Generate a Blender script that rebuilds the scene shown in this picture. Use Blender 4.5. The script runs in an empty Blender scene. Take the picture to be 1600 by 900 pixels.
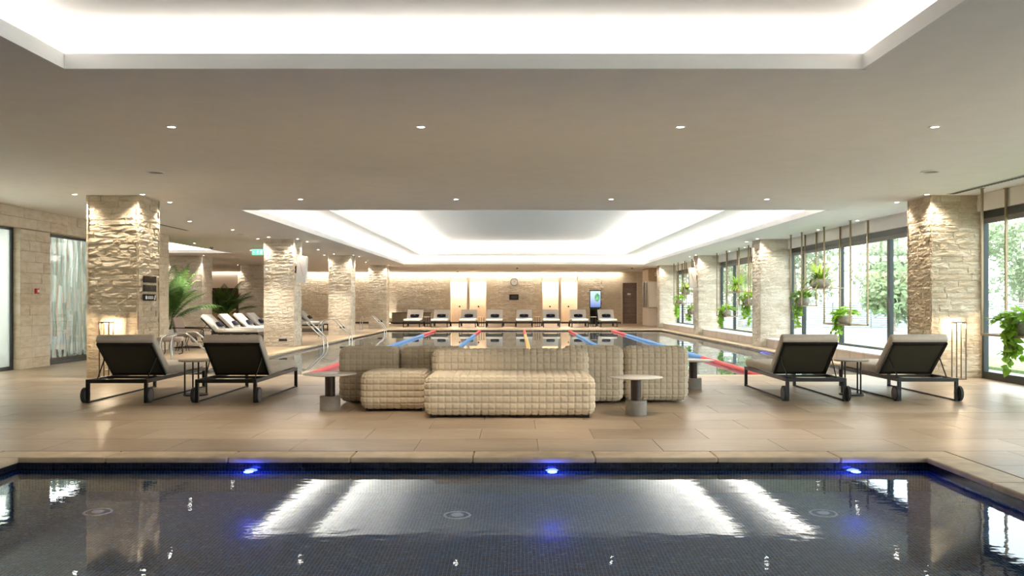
import bpy, math, random
from mathutils import Vector, Matrix
R = math.radians
random.seed(7)
scene = bpy.context.scene
COL = scene.collection
H = 3.0                     # main ceiling height
# ------------------------------------------------------------------ camera
cam_d = bpy.data.cameras.new('camera')
cam = bpy.data.objects.new('camera', cam_d); COL.objects.link(cam)
cam.location = (0, 0, 1.25); cam.rotation_euler = (R(90), 0, 0)
cam_d.sensor_width = 36; cam_d.lens = 1340 / 1600 * 36
cam_d.shift_x = -8 / 1600; cam_d.shift_y = 21.8 / 1600
cam_d.clip_start = .05; cam_d.clip_end = 400
scene.camera = cam
# ------------------------------------------------------------------ world, sun, exposure
scene.view_settings.view_transform = 'Standard'
scene.view_settings.look = 'None'
scene.view_settings.gamma = 1
scene.view_settings.use_curve_mapping = False
scene.view_settings.exposure = 0.36
w = bpy.data.worlds.new('sky'); scene.world = w; w.use_nodes = True
bg = w.node_tree.nodes['Background']
bg.inputs[0].default_value = (.86, .94, 1.0, 1); bg.inputs[1].default_value = 4.6
sun_d = bpy.data.lights.new('sun', 'SUN'); sun_d.energy = 3.2; sun_d.angle = R(3); sun_d.color = (1, .96, .88)
sun = bpy.data.objects.new('sun', sun_d); COL.objects.link(sun)
sun.rotation_euler = (R(42), 0, R(-28))
WARM = (1.0, .88, .73); COVE = (1.0, .95, .88)
def area_light(name, loc, sx, sy, power, color=COVE, rot=(0, 0, 0)):
    d = bpy.data.lights.new(name, 'AREA'); d.shape = 'RECTANGLE'; d.size = sx; d.size_y = sy
    d.energy = power; d.color = color
    o = bpy.data.objects.new(name, d); COL.objects.link(o); o.location = loc; o.rotation_euler = rot
    return o
UP = (R(180), 0, 0)
def cove_ring(x0, x1, y0, y1, z, wpm, width=.06, off=.2, tilt=0):
    """LED strips lying on the ledge behind the lip of a ceiling recess, shining up"""
    lx, ly = x1 - x0, y1 - y0
    area_light('cove_strip', ((x0 + x1) / 2, y1 + off, z), lx, width, wpm * lx, COVE, (R(180 + tilt), 0, 0))
    area_light('cove_strip', ((x0 + x1) / 2, y0 - off, z), lx, width, wpm * lx, COVE, (R(180 - tilt), 0, 0))
    area_light('cove_strip', (x0 - off, (y0 + y1) / 2, z), width, ly, wpm * ly, COVE, (0, R(180 + tilt), 0))
    area_light('cove_strip', (x1 + off, (y0 + y1) / 2, z), width, ly, wpm * ly, COVE, (0, R(180 - tilt), 0))
R1 = (-3.42, 2.62, -1.0, 6.45)
R2 = (-5.27, 5.90, 16.3, 39.9)
R2I = (-4.40, 4.85, 17.5, 38.5)
R3 = (-13.5, -10.2, 24.0, 30.6)
cove_ring(*R1, 3.10, 3.8, off=.27)
cove_ring(*R2, 3.10, 15, tilt=10)
cove_ring(*R2I, 3.47, 36, tilt=50)
cove_ring(*R3, 3.10, 22)
# wall-wash slot along the top of the far wall and lamps of the rooms behind the left glass
area_light('wall_wash', (-6.5, 49.45, 2.985), 25, .08, 300, WARM)
area_light('corridor_lamp', (-10.8, 15.5, 2.9), 1.2, 9, 420, (1, .97, .92))

# ------------------------------------------------------------------ mesh helpers
class MB:
    def __init__(s): s.v = []; s.f = []; s.sm = []
    def add(s, vs, fs, smooth=False):
        o = len(s.v); s.v += [tuple(p) for p in vs]
        for f in fs: s.f.append(tuple(i + o for i in f)); s.sm.append(smooth)
        return s
    def box(s, x0, y0, z0, x1, y1, z1):
        vs = [(x0,y0,z0),(x1,y0,z0),(x1,y1,z0),(x0,y1,z0),(x0,y0,z1),(x1,y0,z1),(x1,y1,z1),(x0,y1,z1)]
        return s.add(vs, [(0,3,2,1),(4,5,6,7),(0,1,5,4),(1,2,6,5),(2,3,7,6),(3,0,4,7)])
    def obox(s, m, sx, sy, sz):
        hx, hy, hz = sx/2, sy/2, sz/2
        vs = [m @ Vector(p) for p in [(-hx,-hy,-hz),(hx,-hy,-hz),(hx,hy,-hz),(-hx,hy,-hz),(-hx,-hy,hz),(hx,-hy,hz),(hx,hy,hz),(-hx,hy,hz)]]
        return s.add(vs, [(0,3,2,1),(4,5,6,7),(0,1,5,4),(1,2,6,5),(2,3,7,6),(3,0,4,7)])
    def bar(s, a, b, wx, wy=None):
        """square bar from a to b"""
        a = Vector(a); b = Vector(b); d = b - a
        q = d.to_track_quat('Z', 'Y') if abs(d.normalized().z) < .999 else (d.to_track_quat('Z', 'Y'))
        m = Matrix.Translation((a + b) / 2) @ q.to_matrix().to_4x4()
        return s.obox(m, wx, wy or wx, d.length)
    def cyl(s, c, r, z0, z1, n=24, r2=None, axis='z', caps=True):
        r2 = r if r2 is None else r2
        vs = []; fs = []
        def P(a, rr, h):
            x, y = rr*math.cos(a), rr*math.sin(a)
            if axis == 'z': return (c[0]+x, c[1]+y, c[2]+h)
            if axis == 'x': return (c[0]+h, c[1]+x, c[2]+y)
            return (c[0]+x, c[1]+h, c[2]+y) if False else (c[0]-x, c[1]+h, c[2]+y)
        for k in range(n):
            a = 2*math.pi*k/n
            vs += [P(a, r, z0), P(a, r2, z1)]
        for k in range(n):
            i, j = 2*k, 2*((k+1) % n)
            s_ = (i, j, j+1, i+1)
            fs.append(s_)
        s.add(vs, fs, True)
        if caps:
            s.add([vs[2*k] for k in range(n)], [tuple(reversed(range(n)))])
            s.add([vs[2*k+1] for k in range(n)], [tuple(range(n))])
        return s
    def lathe(s, prof, n=32, c=(0,0,0)):
        vs = []; fs = []
        m = len(prof)
        for k in range(n):
            a = 2*math.pi*k/n
            for (r, z) in prof: vs.append((c[0]+r*math.cos(a), c[1]+r*math.sin(a), c[2]+z))
        for k in range(n):
            for i in range(m-1):
                fs.append((k*m+i, ((k+1)%n)*m+i, ((k+1)%n)*m+i+1, k*m+i+1))
        return s.add(vs, fs, True)
    def tube(s, pts, r, n=8, radii=None):
        pts = [Vector(p) for p in pts]; m = len(pts); vs = []; fs = []
        prev = None
        for i, p in enumerate(pts):
            t = (pts[min(i+1, m-1)] - pts[max(i-1, 0)]).normalized()
            if prev is None:
                u = t.orthogonal().normalized()
            else:
                u = (prev - t*prev.dot(t)).normalized()
            prev = u; v = t.cross(u); rr = radii[i] if radii else r
            for k in range(n):
                a = 2*math.pi*k/n
                vs.append(p + (u*math.cos(a) + v*math.sin(a))*rr)
        for i in range(m-1):
            for k in range(n):
                fs.append((i*n+k, i*n+(k+1)%n, (i+1)*n+(k+1)%n, (i+1)*n+k))
        s.add(vs, fs, True)
        s.add([vs[k] for k in range(n)], [tuple(reversed(range(n)))])
        s.add([vs[(m-1)*n+k] for k in range(n)], [tuple(range(n))])
        return s
    def mesh(s, name, mat=None):
        me = bpy.data.meshes.new(name)
        me.from_pydata(s.v, [], s.f)
        if mat: me.materials.append(mat)
        me.polygons.foreach_set('use_smooth', s.sm)
        me.update(); return me
    def build(s, name, mat, parent=None, loc=None, rot=None, bevel=0):
        return obj(name, s.mesh(name, mat), parent, loc, rot, bevel)
def obj(name, me, parent=None, loc=None, rot=None, bevel=0):
    o = bpy.data.objects.new(name, me); COL.objects.link(o)
    if parent: o.parent = parent
    if loc: o.location = loc
    if rot: o.rotation_euler = rot
    if bevel:
        b = o.modifiers.new('bevel', 'BEVEL'); b.width = bevel; b.segments = 2; b.limit_method = 'ANGLE'
    return o
def empty(name, loc=(0,0,0), rz=0):
    o = bpy.data.objects.new(name, None); COL.objects.link(o); o.location = loc; o.rotation_euler = (0,0,rz)
    o.empty_display_size = .1
    return o
def tag(o, label=None, cat=None, group=None, kind=None):
    if label: o['label'] = label
    if cat: o['category'] = cat
    if group: o['group'] = group
    if kind: o['kind'] = kind
    return o
def struct(o, label=None, cat=None):
    o['kind'] = 'structure'
    if label: o['label'] = label
    if cat: o['category'] = cat
    return o
def copy_tree(o, parent=None):
    c = o.copy(); COL.objects.link(c); c.parent = parent
    for ch in [k for k in o.children]: copy_tree(ch, c)
    return c
def slab(mb, x0, x1, y0, y1, z0, z1, holes=()):
    """a plate with rectangular holes"""
    xs = sorted({x0, x1, *[h[0] for h in holes], *[h[1] for h in holes]})
    ys = sorted({y0, y1, *[h[2] for h in holes], *[h[3] for h in holes]})
    def solid(i, j):
        if i < 0 or j < 0 or i >= len(xs)-1 or j >= len(ys)-1: return False
        cx, cy = (xs[i]+xs[i+1])/2, (ys[j]+ys[j+1])/2
        return not any(h[0] < cx < h[1] and h[2] < cy < h[3] for h in holes)
    for i in range(len(xs)-1):
        for j in range(len(ys)-1):
            if not solid(i, j): continue
            a, b, c, d = xs[i], xs[i+1], ys[j], ys[j+1]
            mb.add([(a,c,z1),(b,c,z1),(b,d,z1),(a,d,z1)], [(0,1,2,3)])
            mb.add([(a,c,z0),(b,c,z0),(b,d,z0),(a,d,z0)], [(3,2,1,0)])
            if not solid(i-1, j): mb.add([(a,c,z0),(a,d,z0),(a,d,z1),(a,c,z1)], [(3,2,1,0)])
            if not solid(i+1, j): mb.add([(b,c,z0),(b,d,z0),(b,d,z1),(b,c,z1)], [(0,1,2,3)])
            if not solid(i, j-1): mb.add([(a,c,z0),(b,c,z0),(b,c,z1),(a,c,z1)], [(0,1,2,3)])
            if not solid(i, j+1): mb.add([(a,d,z0),(b,d,z0),(b,d,z1),(a,d,z1)], [(3,2,1,0)])
    return mb
# ------------------------------------------------------------------ materials
M = {}
class NT:
    def __init__(s, name):
        s.m = bpy.data.materials.new(name); s.m.use_nodes = True
        s.t = s.m.node_tree; s.n = s.t.nodes; s.l = s.t.links
        s.b = s.n['Principled BSDF']; s.out = s.n['Material Output']
        M[name] = s.m
    def node(s, typ, **kw):
        n = s.n.new(typ)
        for k, v in kw.items():
            if k.startswith('i_'):
                n.inputs[k[2:].replace('_', ' ')].default_value = v
            else: setattr(n, k, v)
        return n
    def link(s, a, b): s.l.new(a, b)
    def pos(s): return s.node('ShaderNodeNewGeometry').outputs['Position']
    def math(s, op, a, b=None, clamp=False):
        n = s.node('ShaderNodeMath', operation=op); n.use_clamp = clamp
        for i, x in enumerate((a, b)):
            if x is None: continue
            if isinstance(x, (int, float)): n.inputs[i].default_value = x
            else: s.link(x, n.inputs[i])
        return n.outputs[0]
    def mapping(s, vec, scale):
        m = s.node('ShaderNodeMapping'); m.inputs['Scale'].default_value = scale
        s.link(vec, m.inputs['Vector']); return m.outputs[0]
    def noise(s, vec, scale, detail=3, rough=.55):
        n = s.node('ShaderNodeTexNoise'); n.inputs['Scale'].default_value = scale
        n.inputs['Detail'].default_value = detail; n.inputs['Roughness'].default_value = rough
        s.link(vec, n.inputs['Vector']); return n.outputs['Fac']
    def ramp(s, fac, stops):
        r = s.node('ShaderNodeValToRGB'); e = r.color_ramp.elements
        while len(e) < len(stops): e.new(.5)
        for k, (p, c) in enumerate(stops): e[k].position = p; e[k].color = (*c, 1)
        s.link(fac, r.inputs[0]); return r.outputs[0]
    def mix(s, fac, a, b, mode='MIX'):
        n = s.node('ShaderNodeMix', data_type='RGBA', blend_type=mode)
        for sock, x in ((n.inputs[0], fac), (n.inputs[6], a), (n.inputs[7], b)):
            if isinstance(x, (int, float)): sock.default_value = x
            elif isinstance(x, tuple): sock.default_value = (*x, 1)
            else: s.link(x, sock)
        return n.outputs[2]
    def bump(s, h, strength, dist=.01):
        n = s.node('ShaderNodeBump'); n.inputs['Strength'].default_value = strength; n.inputs['Distance'].default_value = dist
        s.link(h, n.inputs['Height']); s.link(n.outputs[0], s.b.inputs['Normal']); return n
    def set(s, **kw):
        for k, v in kw.items():
            k = {'color': 'Base Color', 'rough': 'Roughness', 'metal': 'Metallic', 'spec': 'Specular IOR Level', 'trans': 'Transmission Weight',
                 'ior': 'IOR', 'emit': 'Emission Color', 'emit_s': 'Emission Strength', 'coat': 'Coat Weight', 'sheen': 'Sheen Weight', 'alpha': 'Alpha'}[k]
            i = s.b.inputs[k]
            if isinstance(v, tuple): i.default_value = (*v, 1)
            elif isinstance(v, (int, float)): i.default_value = v
            else: s.link(v, i)
        return s.m
def plain(name, c, rough=.5, metal=0, var=.06, scale=40, bump=0, spec=.5):
    t = NT(name)
    n = t.noise(t.pos(), scale, 3)
    lo = tuple(max(0, x*(1-var)) for x in c); hi = tuple(min(1, x*(1+var)) for x in c)
    t.set(color=t.ramp(n, [(.3, lo), (.7, hi)]), rough=rough, metal=metal, spec=spec)
    if bump: t.bump(n, bump, .002)
    return t.m
def emitter(name, c, s):
    t = NT(name); t.set(color=(0, 0, 0), emit=c, emit_s=s, rough=.5); return t.m
def stone_mat(name, lo, mid, hi, per_object=True, bump=.6, row=None):
    t = NT(name); p = t.pos()
    n1 = t.noise(t.mapping(p, (3, 3, 9)), 1.5, 4); n2 = t.noise(t.mapping(p, (1, 1, 2.2)), 22, 5, .65)
    f = t.math('ADD', t.math('MULTIPLY', n1, .6), t.math('MULTIPLY', n2, .4))
    if per_object:
        oi = t.node('ShaderNodeObjectInfo').outputs['Random']
        f = t.math('ADD', t.math('MULTIPLY', f, .86), t.math('MULTIPLY', oi, .14))
    if row:
        # bands and blocks of slightly different stone in the far surfaces
        sx = t.node('ShaderNodeSeparateXYZ'); t.link(p, sx.inputs[0])
        zi = t.math('FLOOR', t.math('DIVIDE', sx.outputs[2], row))
        hx = t.math('ADD', sx.outputs[0], sx.outputs[1])
        xi = t.math('FLOOR', t.math('ADD', t.math('DIVIDE', hx, row*4), t.math('MULTIPLY', zi, .37)))
        cv = t.node('ShaderNodeCombineXYZ'); t.link(xi, cv.inputs[0]); t.link(zi, cv.inputs[1])
        wn = t.node('ShaderNodeTexWhiteNoise'); t.link(cv.outputs[0], wn.inputs['Vector'])
        f = t.math('ADD', t.math('MULTIPLY', f, .8), t.math('MULTIPLY', wn.outputs['Value'], .2))
    t.set(color=t.ramp(f, [(.3, lo), (.5, mid), (.7, hi)]), rough=.95, spec=.04)
    nb = t.noise(t.mapping(p, (1, 1, 2.2)), 19, 7, .68)
    t.bump(nb, bump, .04)
    return t.m
stone_mat('split_stone', (.54, .415, .275), (.68, .56, .40), (.80, .71, .56), bump=.7)
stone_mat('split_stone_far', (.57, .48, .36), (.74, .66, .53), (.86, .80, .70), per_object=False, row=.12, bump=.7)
stone_mat('travertine_wall', (.52, .42, .29), (.68, .59, .45), (.78, .71, .60), bump=.15)
plain('mortar', (.42, .34, .23), .9)
# floor stone
def floor_mat(name, joints):
    t = NT(name); p = t.pos()
    warp = t.noise(t.mapping(p, (.7, 1.6, 1)), 1.3, 4)
    v = t.node('ShaderNodeTexNoise'); v.inputs['Scale'].default_value = 1.6; v.inputs['Detail'].default_value = 7; v.inputs['Roughness'].default_value = .62
    v.inputs['Distortion'].default_value = 1.4
    t.link(t.mapping(p, (.6, 2.2, 1)), v.inputs['Vector'])
    st = t.node('ShaderNodeTexNoise'); st.inputs['Scale'].default_value = 5.5; st.inputs['Detail'].default_value = 8; st.inputs['Roughness'].default_value = .7; st.inputs['Distortion'].default_value = 2.2
    t.link(t.mapping(p, (.5, 1.8, 1)), st.inputs['Vector'])
    f = t.math('ADD', t.math('ADD', t.math('MULTIPLY', v.outputs['Fac'], .5), t.math('MULTIPLY', warp, .2)), t.math('MULTIPLY', st.outputs['Fac'], .3))
    if not joints:
        oi = t.node('ShaderNodeObjectInfo').outputs['Random']
        f = t.math('ADD', t.math('MULTIPLY', f, .86), t.math('MULTIPLY', oi, .14))
    c = t.ramp(f, [(.34, (.24, .17, .11)), (.5, (.365, .275, .185)), (.64, (.48, .385, .28))])
    if joints:
        br = t.node('ShaderNodeTexBrick'); br.offset = .5
        for k, x in (('Scale', 1), ('Mortar Size', .006), ('Brick Width', .9), ('Row Height', .6)): br.inputs[k].default_value = x
        br.inputs['Color1'].default_value = (1, 1, 1, 1); br.inputs['Color2'].default_value = (.93, .93, .93, 1); br.inputs['Mortar'].default_value = (.55, .5, .45, 1)
        t.link(p, br.inputs['Vector'])
        c = t.mix(1.0, c, br.outputs['Color'], 'MULTIPLY')
    t.set(color=c, rough=t.math('ADD', t.math('MULTIPLY', v.outputs['Fac'], .3), .22), spec=.45)
    t.bump(v.outputs['Fac'], .12, .01)
    return t.m
floor_mat('floor_stone', True); floor_mat('floor_tile', False)
plain('coping_stone', (.58, .45, .29), .45, var=.18, scale=6)
plain('plaster', (.86, .825, .78), .9, var=.02, scale=3, spec=.2)
plain('white_plaster', (.88, .87, .85), .9, var=.01, scale=3, spec=.2)
plain('frame_dark', (.035, .045, .045), .4, metal=.3)
plain('black_metal', (.022, .020, .018), .42, metal=.4)
plain('bronze', (.30, .23, .14), .38, metal=.75)
plain('lantern_bronze', (.12, .085, .05), .4, metal=.6)
plain('chrome', (.75, .76, .77), .12, metal=1, var=.01)
plain('rubber', (.03, .03, .032), .6)
plain('wheel_grey', (.10, .10, .10), .5)
plain('sling', (.055, .047, .028), .8, var=.1, scale=90)
def fabric(name, c, scale=260, b=.25):
    t = NT(name); tc = t.node('ShaderNodeTexCoord').outputs['Object']
    n = t.noise(tc, scale, 2); n2 = t.noise(tc, 7, 3)
    f = t.math('ADD', t.math('MULTIPLY', n, .5), t.math('MULTIPLY', n2, .5))
    t.set(color=t.ramp(f, [(.3, tuple(x*.88 for x in c)), (.7, tuple(min(1, x*1.08) for x in c))]), rough=.95, spec=.1, sheen=.15)
    t.bump(n, b, .002); return t.m
fabric('cushion', (.69, .60, .495)); fabric('pale_cushion', (.78, .76, .72)); fabric('sofa_fabric', (.76, .64, .47), 180, .2)
fabric('taupe_fabric', (.34, .28, .24)); fabric('navy_fabric', (.012, .014, .03)); fabric('pink_towel', (.75, .22, .22), 120, .5)
fabric('dark_brown_fabric', (.07, .055, .04))
plain('table_top', (.72, .68, .60), .35, var=.05, scale=8)
plain('bronze_top', (.33, .27, .18), .45, metal=.2)
plain('dark_wood', (.055, .032, .020), .45, var=.3, scale=12)
plain('concrete', (.36, .33, .28), .7, var=.08, scale=18)
plain('white_enamel', (.82, .83, .82), .35)
plain('beige_enamel', (.66, .58, .50), .4)
plain('red_plastic', (.50, .02, .015), .4)
plain('grey_plastic', (.20, .19, .18), .6)
plain('door_wood', (.22, .155, .125), .5, var=.2, scale=9)
plain('light_wood', (.55, .40, .24), .5, var=.15, scale=8)
plain('cream_panel', (.72, .64, .55), .6, var=.03)
plain('bench_panel', (.60, .50, .41), .6, var=.05, scale=5)
plain('black_gloss', (.012, .012, .013), .08)
plain('white_print', (.82, .82, .80), .6)
plain('black_print', (.02, .02, .02), .6)
plain('pot_stone', (.40, .37, .31), .8, var=.25, scale=30, bump=.4)
plain('pot_white', (.75, .74, .72), .5)
plain('soil', (.05, .035, .02), .95)
plain('niche_tile', (.84, .72, .58), .6, var=.08, scale=14)
plain('olive_panel', (.30, .28, .21), .6)
def leafy(name, c, trans=.35):
    t = NT(name); oi = t.node('ShaderNodeObjectInfo').outputs['Random']
    n = t.noise(t.pos(), 9, 2); f = t.math('ADD', t.math('MULTIPLY', n, .7), t.math('MULTIPLY', oi, .3))
    col = t.ramp(f, [(.3, tuple(x*.55 for x in c)), (.7, tuple(min(1, x*1.35) for x in c))])
    t.set(color=col, rough=.45, spec=.4)
    tr = t.node('ShaderNodeBsdfTranslucent'); t.link(col, tr.inputs['Color'])
    mx = t.node('ShaderNodeMixShader'); mx.inputs[0].default_value = trans
    t.link(t.b.outputs[0], mx.inputs[1]); t.link(tr.outputs[0], mx.inputs[2]); t.link(mx.outputs[0], t.out.inputs['Surface'])
    return t.m
leafy('leaf_pothos', (.28, .48, .05), .45); leafy('leaf_fern', (.42, .60, .10), .5); leafy('leaf_palm', (.075, .17, .03), .25)
leafy('leaf_tree', (.34, .43, .26), .4); leafy('leaf_tree_dark', (.24, .33, .18), .4); leafy('leaf_cream', (.75, .66, .42), .4)
plain('bark', (.30, .25, .19), .9, var=.3, scale=20)
plain('grass', (.22, .34, .12), .9, var=.3, scale=12)
plain('paving', (.40, .42, .44), .8, var=.06, scale=2)
plain('fence_white', (.27, .30, .33), .6, var=.02)
# glass: clear pane that reflects by fresnel
def glass(name, tint, refl=1.0, body=None, cover=0):
    t = NT(name)
    tr = t.node('ShaderNodeBsdfTransparent'); tr.inputs[0].default_value = (*tint, 1)
    gl = t.node('ShaderNodeBsdfGlossy'); gl.inputs['Roughness'].default_value = .0; gl.inputs['Color'].default_value = (refl, refl, refl, 1)
    lw = t.node('ShaderNodeLayerWeight'); lw.inputs['Blend'].default_value = .5
    fr = t.math('ADD', .04, t.math('MULTIPLY', .9, t.math('POWER', lw.outputs['Facing'], 5.0)))   # the same from both sides of a thin pane
    mx = t.node('ShaderNodeMixShader'); t.link(fr, mx.inputs[0])
    under = tr.outputs[0]
    if body:
        df = t.node('ShaderNodeBsdfTranslucent'); df.inputs[0].default_value = (*body, 1)
        d2 = t.node('ShaderNodeBsdfDiffuse'); d2.inputs[0].default_value = (*body, 1)
        a = t.node('ShaderNodeMixShader'); a.inputs[0].default_value = .5
        t.link(df.outputs[0], a.inputs[1]); t.link(d2.outputs[0], a.inputs[2])
        m2 = t.node('ShaderNodeMixShader'); m2.inputs[0].default_value = cover
        t.link(tr.outputs[0], m2.inputs[1]); t.link(a.outputs[0], m2.inputs[2]); under = m2.outputs[0]
    t.link(under, mx.inputs[1]); t.link(gl.outputs[0], mx.inputs[2]); t.link(mx.outputs[0], t.out.inputs['Surface'])
    return t.m
glass('window_glass', (.97, .99, .98))
glass('frosted_glass', (.9, .95, .93), body=(.72, .78, .76), cover=.45)
glass('strip_glass', (.92, .97, .95), body=(.88, .93, .91), cover=.55)
glass('strip_glass_dark', (.80, .87, .84), body=(.6, .67, .63), cover=.6)
# water
def water_mat(name, bump_scale, bump_s):
    t = NT(name); p = t.pos()
    g = t.node('ShaderNodeBsdfGlass'); g.inputs['IOR'].default_value = 1.333; g.inputs['Roughness'].default_value = 0.0
    g.inputs['Color'].default_value = (.93, .98, 1, 1)
    n = t.noise(t.mapping(p, (1, 1.6, 1)), bump_scale, 3, .5)
    bn = t.node('ShaderNodeBump'); bn.inputs['Strength'].default_value = bump_s; bn.inputs['Distance'].default_value = .02
    t.link(n, bn.inputs['Height']); t.link(bn.outputs[0], g.inputs['Normal']); t.link(g.outputs[0], t.out.inputs['Surface'])
    return t.m
water_mat('water_near', 7, .03); water_mat('water_far', 3, .01)
def mosaic(name, size, c_lo, c_hi, grout, g=.12):
    t = NT(name); geo = t.node('ShaderNodeNewGeometry')
    off = t.node('ShaderNodeVectorMath', operation='ADD'); off.inputs[1].default_value = (.0031, .0031, .0031); t.link(geo.outputs['Position'], off.inputs[0])
    sp = t.node('ShaderNodeSeparateXYZ'); t.link(off.outputs[0], sp.inputs[0])
    sn = t.node('ShaderNodeSeparateXYZ'); t.link(geo.outputs['True Normal'], sn.inputs[0])
    lines = None; cells = t.node('ShaderNodeCombineXYZ')
    for i in range(3):
        q = t.math('DIVIDE', sp.outputs[i], size)
        l = t.math('LESS_THAN', t.math('FRACT', q), g)
        l = t.math('MULTIPLY', l, t.math('LESS_THAN', t.math('ABSOLUTE', sn.outputs[i]), .5))
        lines = l if lines is None else t.math('MAXIMUM', lines, l)
        t.link(t.math('FLOOR', q), cells.inputs[i])
    wn = t.node('ShaderNodeTexWhiteNoise'); t.link(cells.outputs[0], wn.inputs['Vector'])
    c = t.ramp(wn.outputs['Value'], [(0, c_lo), (.8, c_hi), (1, tuple(min(1, x*1.5) for x in c_hi))])
    t.set(color=t.mix(lines, c, grout), rough=.25, spec=.5)
    return t.m
mosaic('mosaic_blue', .0245, (.002, .030, .085), (.006, .085, .22), (.36, .46, .52), .085)
mosaic('mosaic_shaded', .028, (.006, .008, .014), (.012, .016, .03), (.05, .05, .06), .1)
mosaic('mosaic_far', .028, (.20, .25, .27), (.34, .40, .42), (.45, .46, .46), .13)  # tiles made pale to bounce light and brighten the lap pool
emitter('led_white', (1, .93, .82), 30); emitter('led_blue', (.05, .08, 1), 10); emitter('led_warm', (1, .82, .6), 22)
emitter('exit_green', (.22, .95, .5), 1.3); emitter('exit_white', (.85, 1, .9), 1.6)
# ------------------------------------------------------------------ structure: floor, pools, ceiling
XL, XR = -9.15, 7.55              # inner faces of left wall / window bulkhead
P1 = (-4.0, 3.285, 1.2, 6.89)     # near pool opening
P2 = (-5.85, 6.5, 14.75, 38.8)    # lap pool opening
NEARY = 14.45
mb = MB()
slab(mb, -9.4, 7.75, -4, NEARY, -.35, -.012, [(P1[0]-.3, P1[1]+.3, P1[2]-.3, P1[3]+.3)])
slab(mb, -19, 7.75, NEARY, 50.6, -.35, 0, [(P2[0]-.25, P2[1]+.25, P2[2]-.25, P2[3]+.25), (-19, -12.2, NEARY, 22.5)])
floor = struct(mb.build('floor', M['floor_stone']))
# separate floor tiles on the near deck
rt = random.Random(3)
tile_cache = {}
def tile(x0, x1, y0, y1):
    k = (round(x1-x0, 3), round(y1-y0, 3))
    if k not in tile_cache:
        g = .0018; c = .002; a, b = k[0]-2*g, k[1]-2*g
        m = MB()
        lo = [(0,0,0),(a,0,0),(a,b,0),(0,b,0)]; hi = [(0,0,.012-c),(a,0,.012-c),(a,b,.012-c),(0,b,.012-c)]
        tp = [(c,c,.012),(a-c,c,.012),(a-c,b-c,.012),(c,b-c,.012)]
        m.add(lo+hi+tp, [(0,1,5,4),(1,2,6,5),(2,3,7,6),(3,0,4,7),(4,5,9,8),(5,6,10,9),(6,7,11,10),(7,4,8,11),(8,9,10,11)])
        tile_cache[k] = m.mesh('floor_tile', M['floor_tile'])
    obj('floor_tile', tile_cache[k], floor, (x0+.0018, y0+.0018, -.012 + rt.uniform(-.0006, .0006)))
def clip_tiles(ax0, ax1, ay0, ay1, tw, th, stag=True):
    n = 0; y = ay0; r = 0
    while y < ay1 - .02:
        x = ax0 - (tw/2 if (stag and r % 2) else 0)
        while x < ax1 - .01:
            a, b, c, d = max(x, ax0), min(x+tw, ax1), y, min(y+th, ay1)
            if b - a > .03: tile(round(a, 4), round(b, 4), round(c, 4), round(d, 4)); n += 1
            x += tw
        y += th; r += 1
    return n
clip_tiles(-9.27, 7.65, P1[3]+.3, NEARY, 1.05, .63)
clip_tiles(-9.27, P1[0]-.3, 4.67, P1[3]+.3, 1.05, .63)
clip_tiles(P1[1]+.3, 7.65, 4.67, P1[3]+.3, 1.05, .63)
mbx = MB(); slab(mbx, -9.27, 7.65, -4, 4.67, -.012, 0, [(P1[0]-.3, P1[1]+.3, P1[2]-.3, 4.7)])
obj('floor_near', mbx.mesh('floor_near', M['floor_stone']), floor)
def basin(name, P, zb, mat, over, label):
    x0, x1, y0, y1 = P[0]-over, P[1]+over, P[2]-over, P[3]+over
    m = MB()
    m.add([(x0,y0,zb),(x1,y0,zb),(x1,y1,zb),(x0,y1,zb)], [(0,1,2,3)])
    zt = -.045
    m.add([(x0,y1,zb),(x1,y1,zb),(x1,y1,zt),(x0,y1,zt)], [(0,1,2,3)])
    m.add([(x0,y0,zb),(x1,y0,zb),(x1,y0,zt),(x0,y0,zt)], [(3,2,1,0)])
    m.add([(x0,y0,zb),(x0,y1,zb),(x0,y1,zt),(x0,y0,zt)], [(0,1,2,3)])
    m.add([(x1,y0,zb),(x1,y1,zb),(x1,y1,zt),(x1,y0,zt)], [(3,2,1,0)])
    t = .12                                                          # outer shell of the tank
    m.box(x0-t, y0-t, zb-.1, x1+t, y1+t, zb-.01)
    for (a, b, c, d) in ((x0-t, y1+.002, x1+t, y1+t), (x0-t, y0-t, x1+t, y0-.002), (x0-t, y0-t, x0-.002, y1+t), (x1+.002, y0-t, x1+t, y1+t)):
        m.box(a, b, zb-.1, c, d, zt-.001)
    o = struct(m.build(name, mat), label)
    e = .002; b = MB()      # tile band along the waterline, painted near-black for shade under the coping
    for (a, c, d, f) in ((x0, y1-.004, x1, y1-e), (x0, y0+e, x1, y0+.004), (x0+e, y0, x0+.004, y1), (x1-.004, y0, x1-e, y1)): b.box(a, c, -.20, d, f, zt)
    b.build('waterline_shade_band', M['mosaic_shaded'], o)
    return o
basin1 = basin('pool_basin', P1, -.95, M['mosaic_blue'], .03, 'dark blue mosaic basin of the small pool in front')
basin2 = basin('pool_basin', P2, -1.45, M['mosaic_far'], .03, 'light-bouncing pale mosaic basin of the long lap pool behind the sofas')
def coping(P, wdt, seg, parent, th=.045):
    x0, x1, y0, y1 = P
    def stone(a, b, c, d):
        g = .002; m = MB(); m.box(a+g, c+g, -th, b-g, d-g, 0.0)
        m.build('coping_stone', M['coping_stone'], parent, bevel=.012)
    def run(a, b, fn):
        n = max(1, round((b-a)/seg)); s = (b-a)/n
        for i in range(n): fn(a+i*s, a+(i+1)*s)
    run(x0-wdt, x1+wdt, lambda a, b: stone(a, b, y1, y1+wdt))
    run(x0-wdt, x1+wdt, lambda a, b: stone(a, b, y0-wdt, y0))
    run(y0, y1, lambda a, b: stone(x0-wdt, x0, a, b))
    run(y0, y1, lambda a, b: stone(x1, x1+wdt, a, b))
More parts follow.
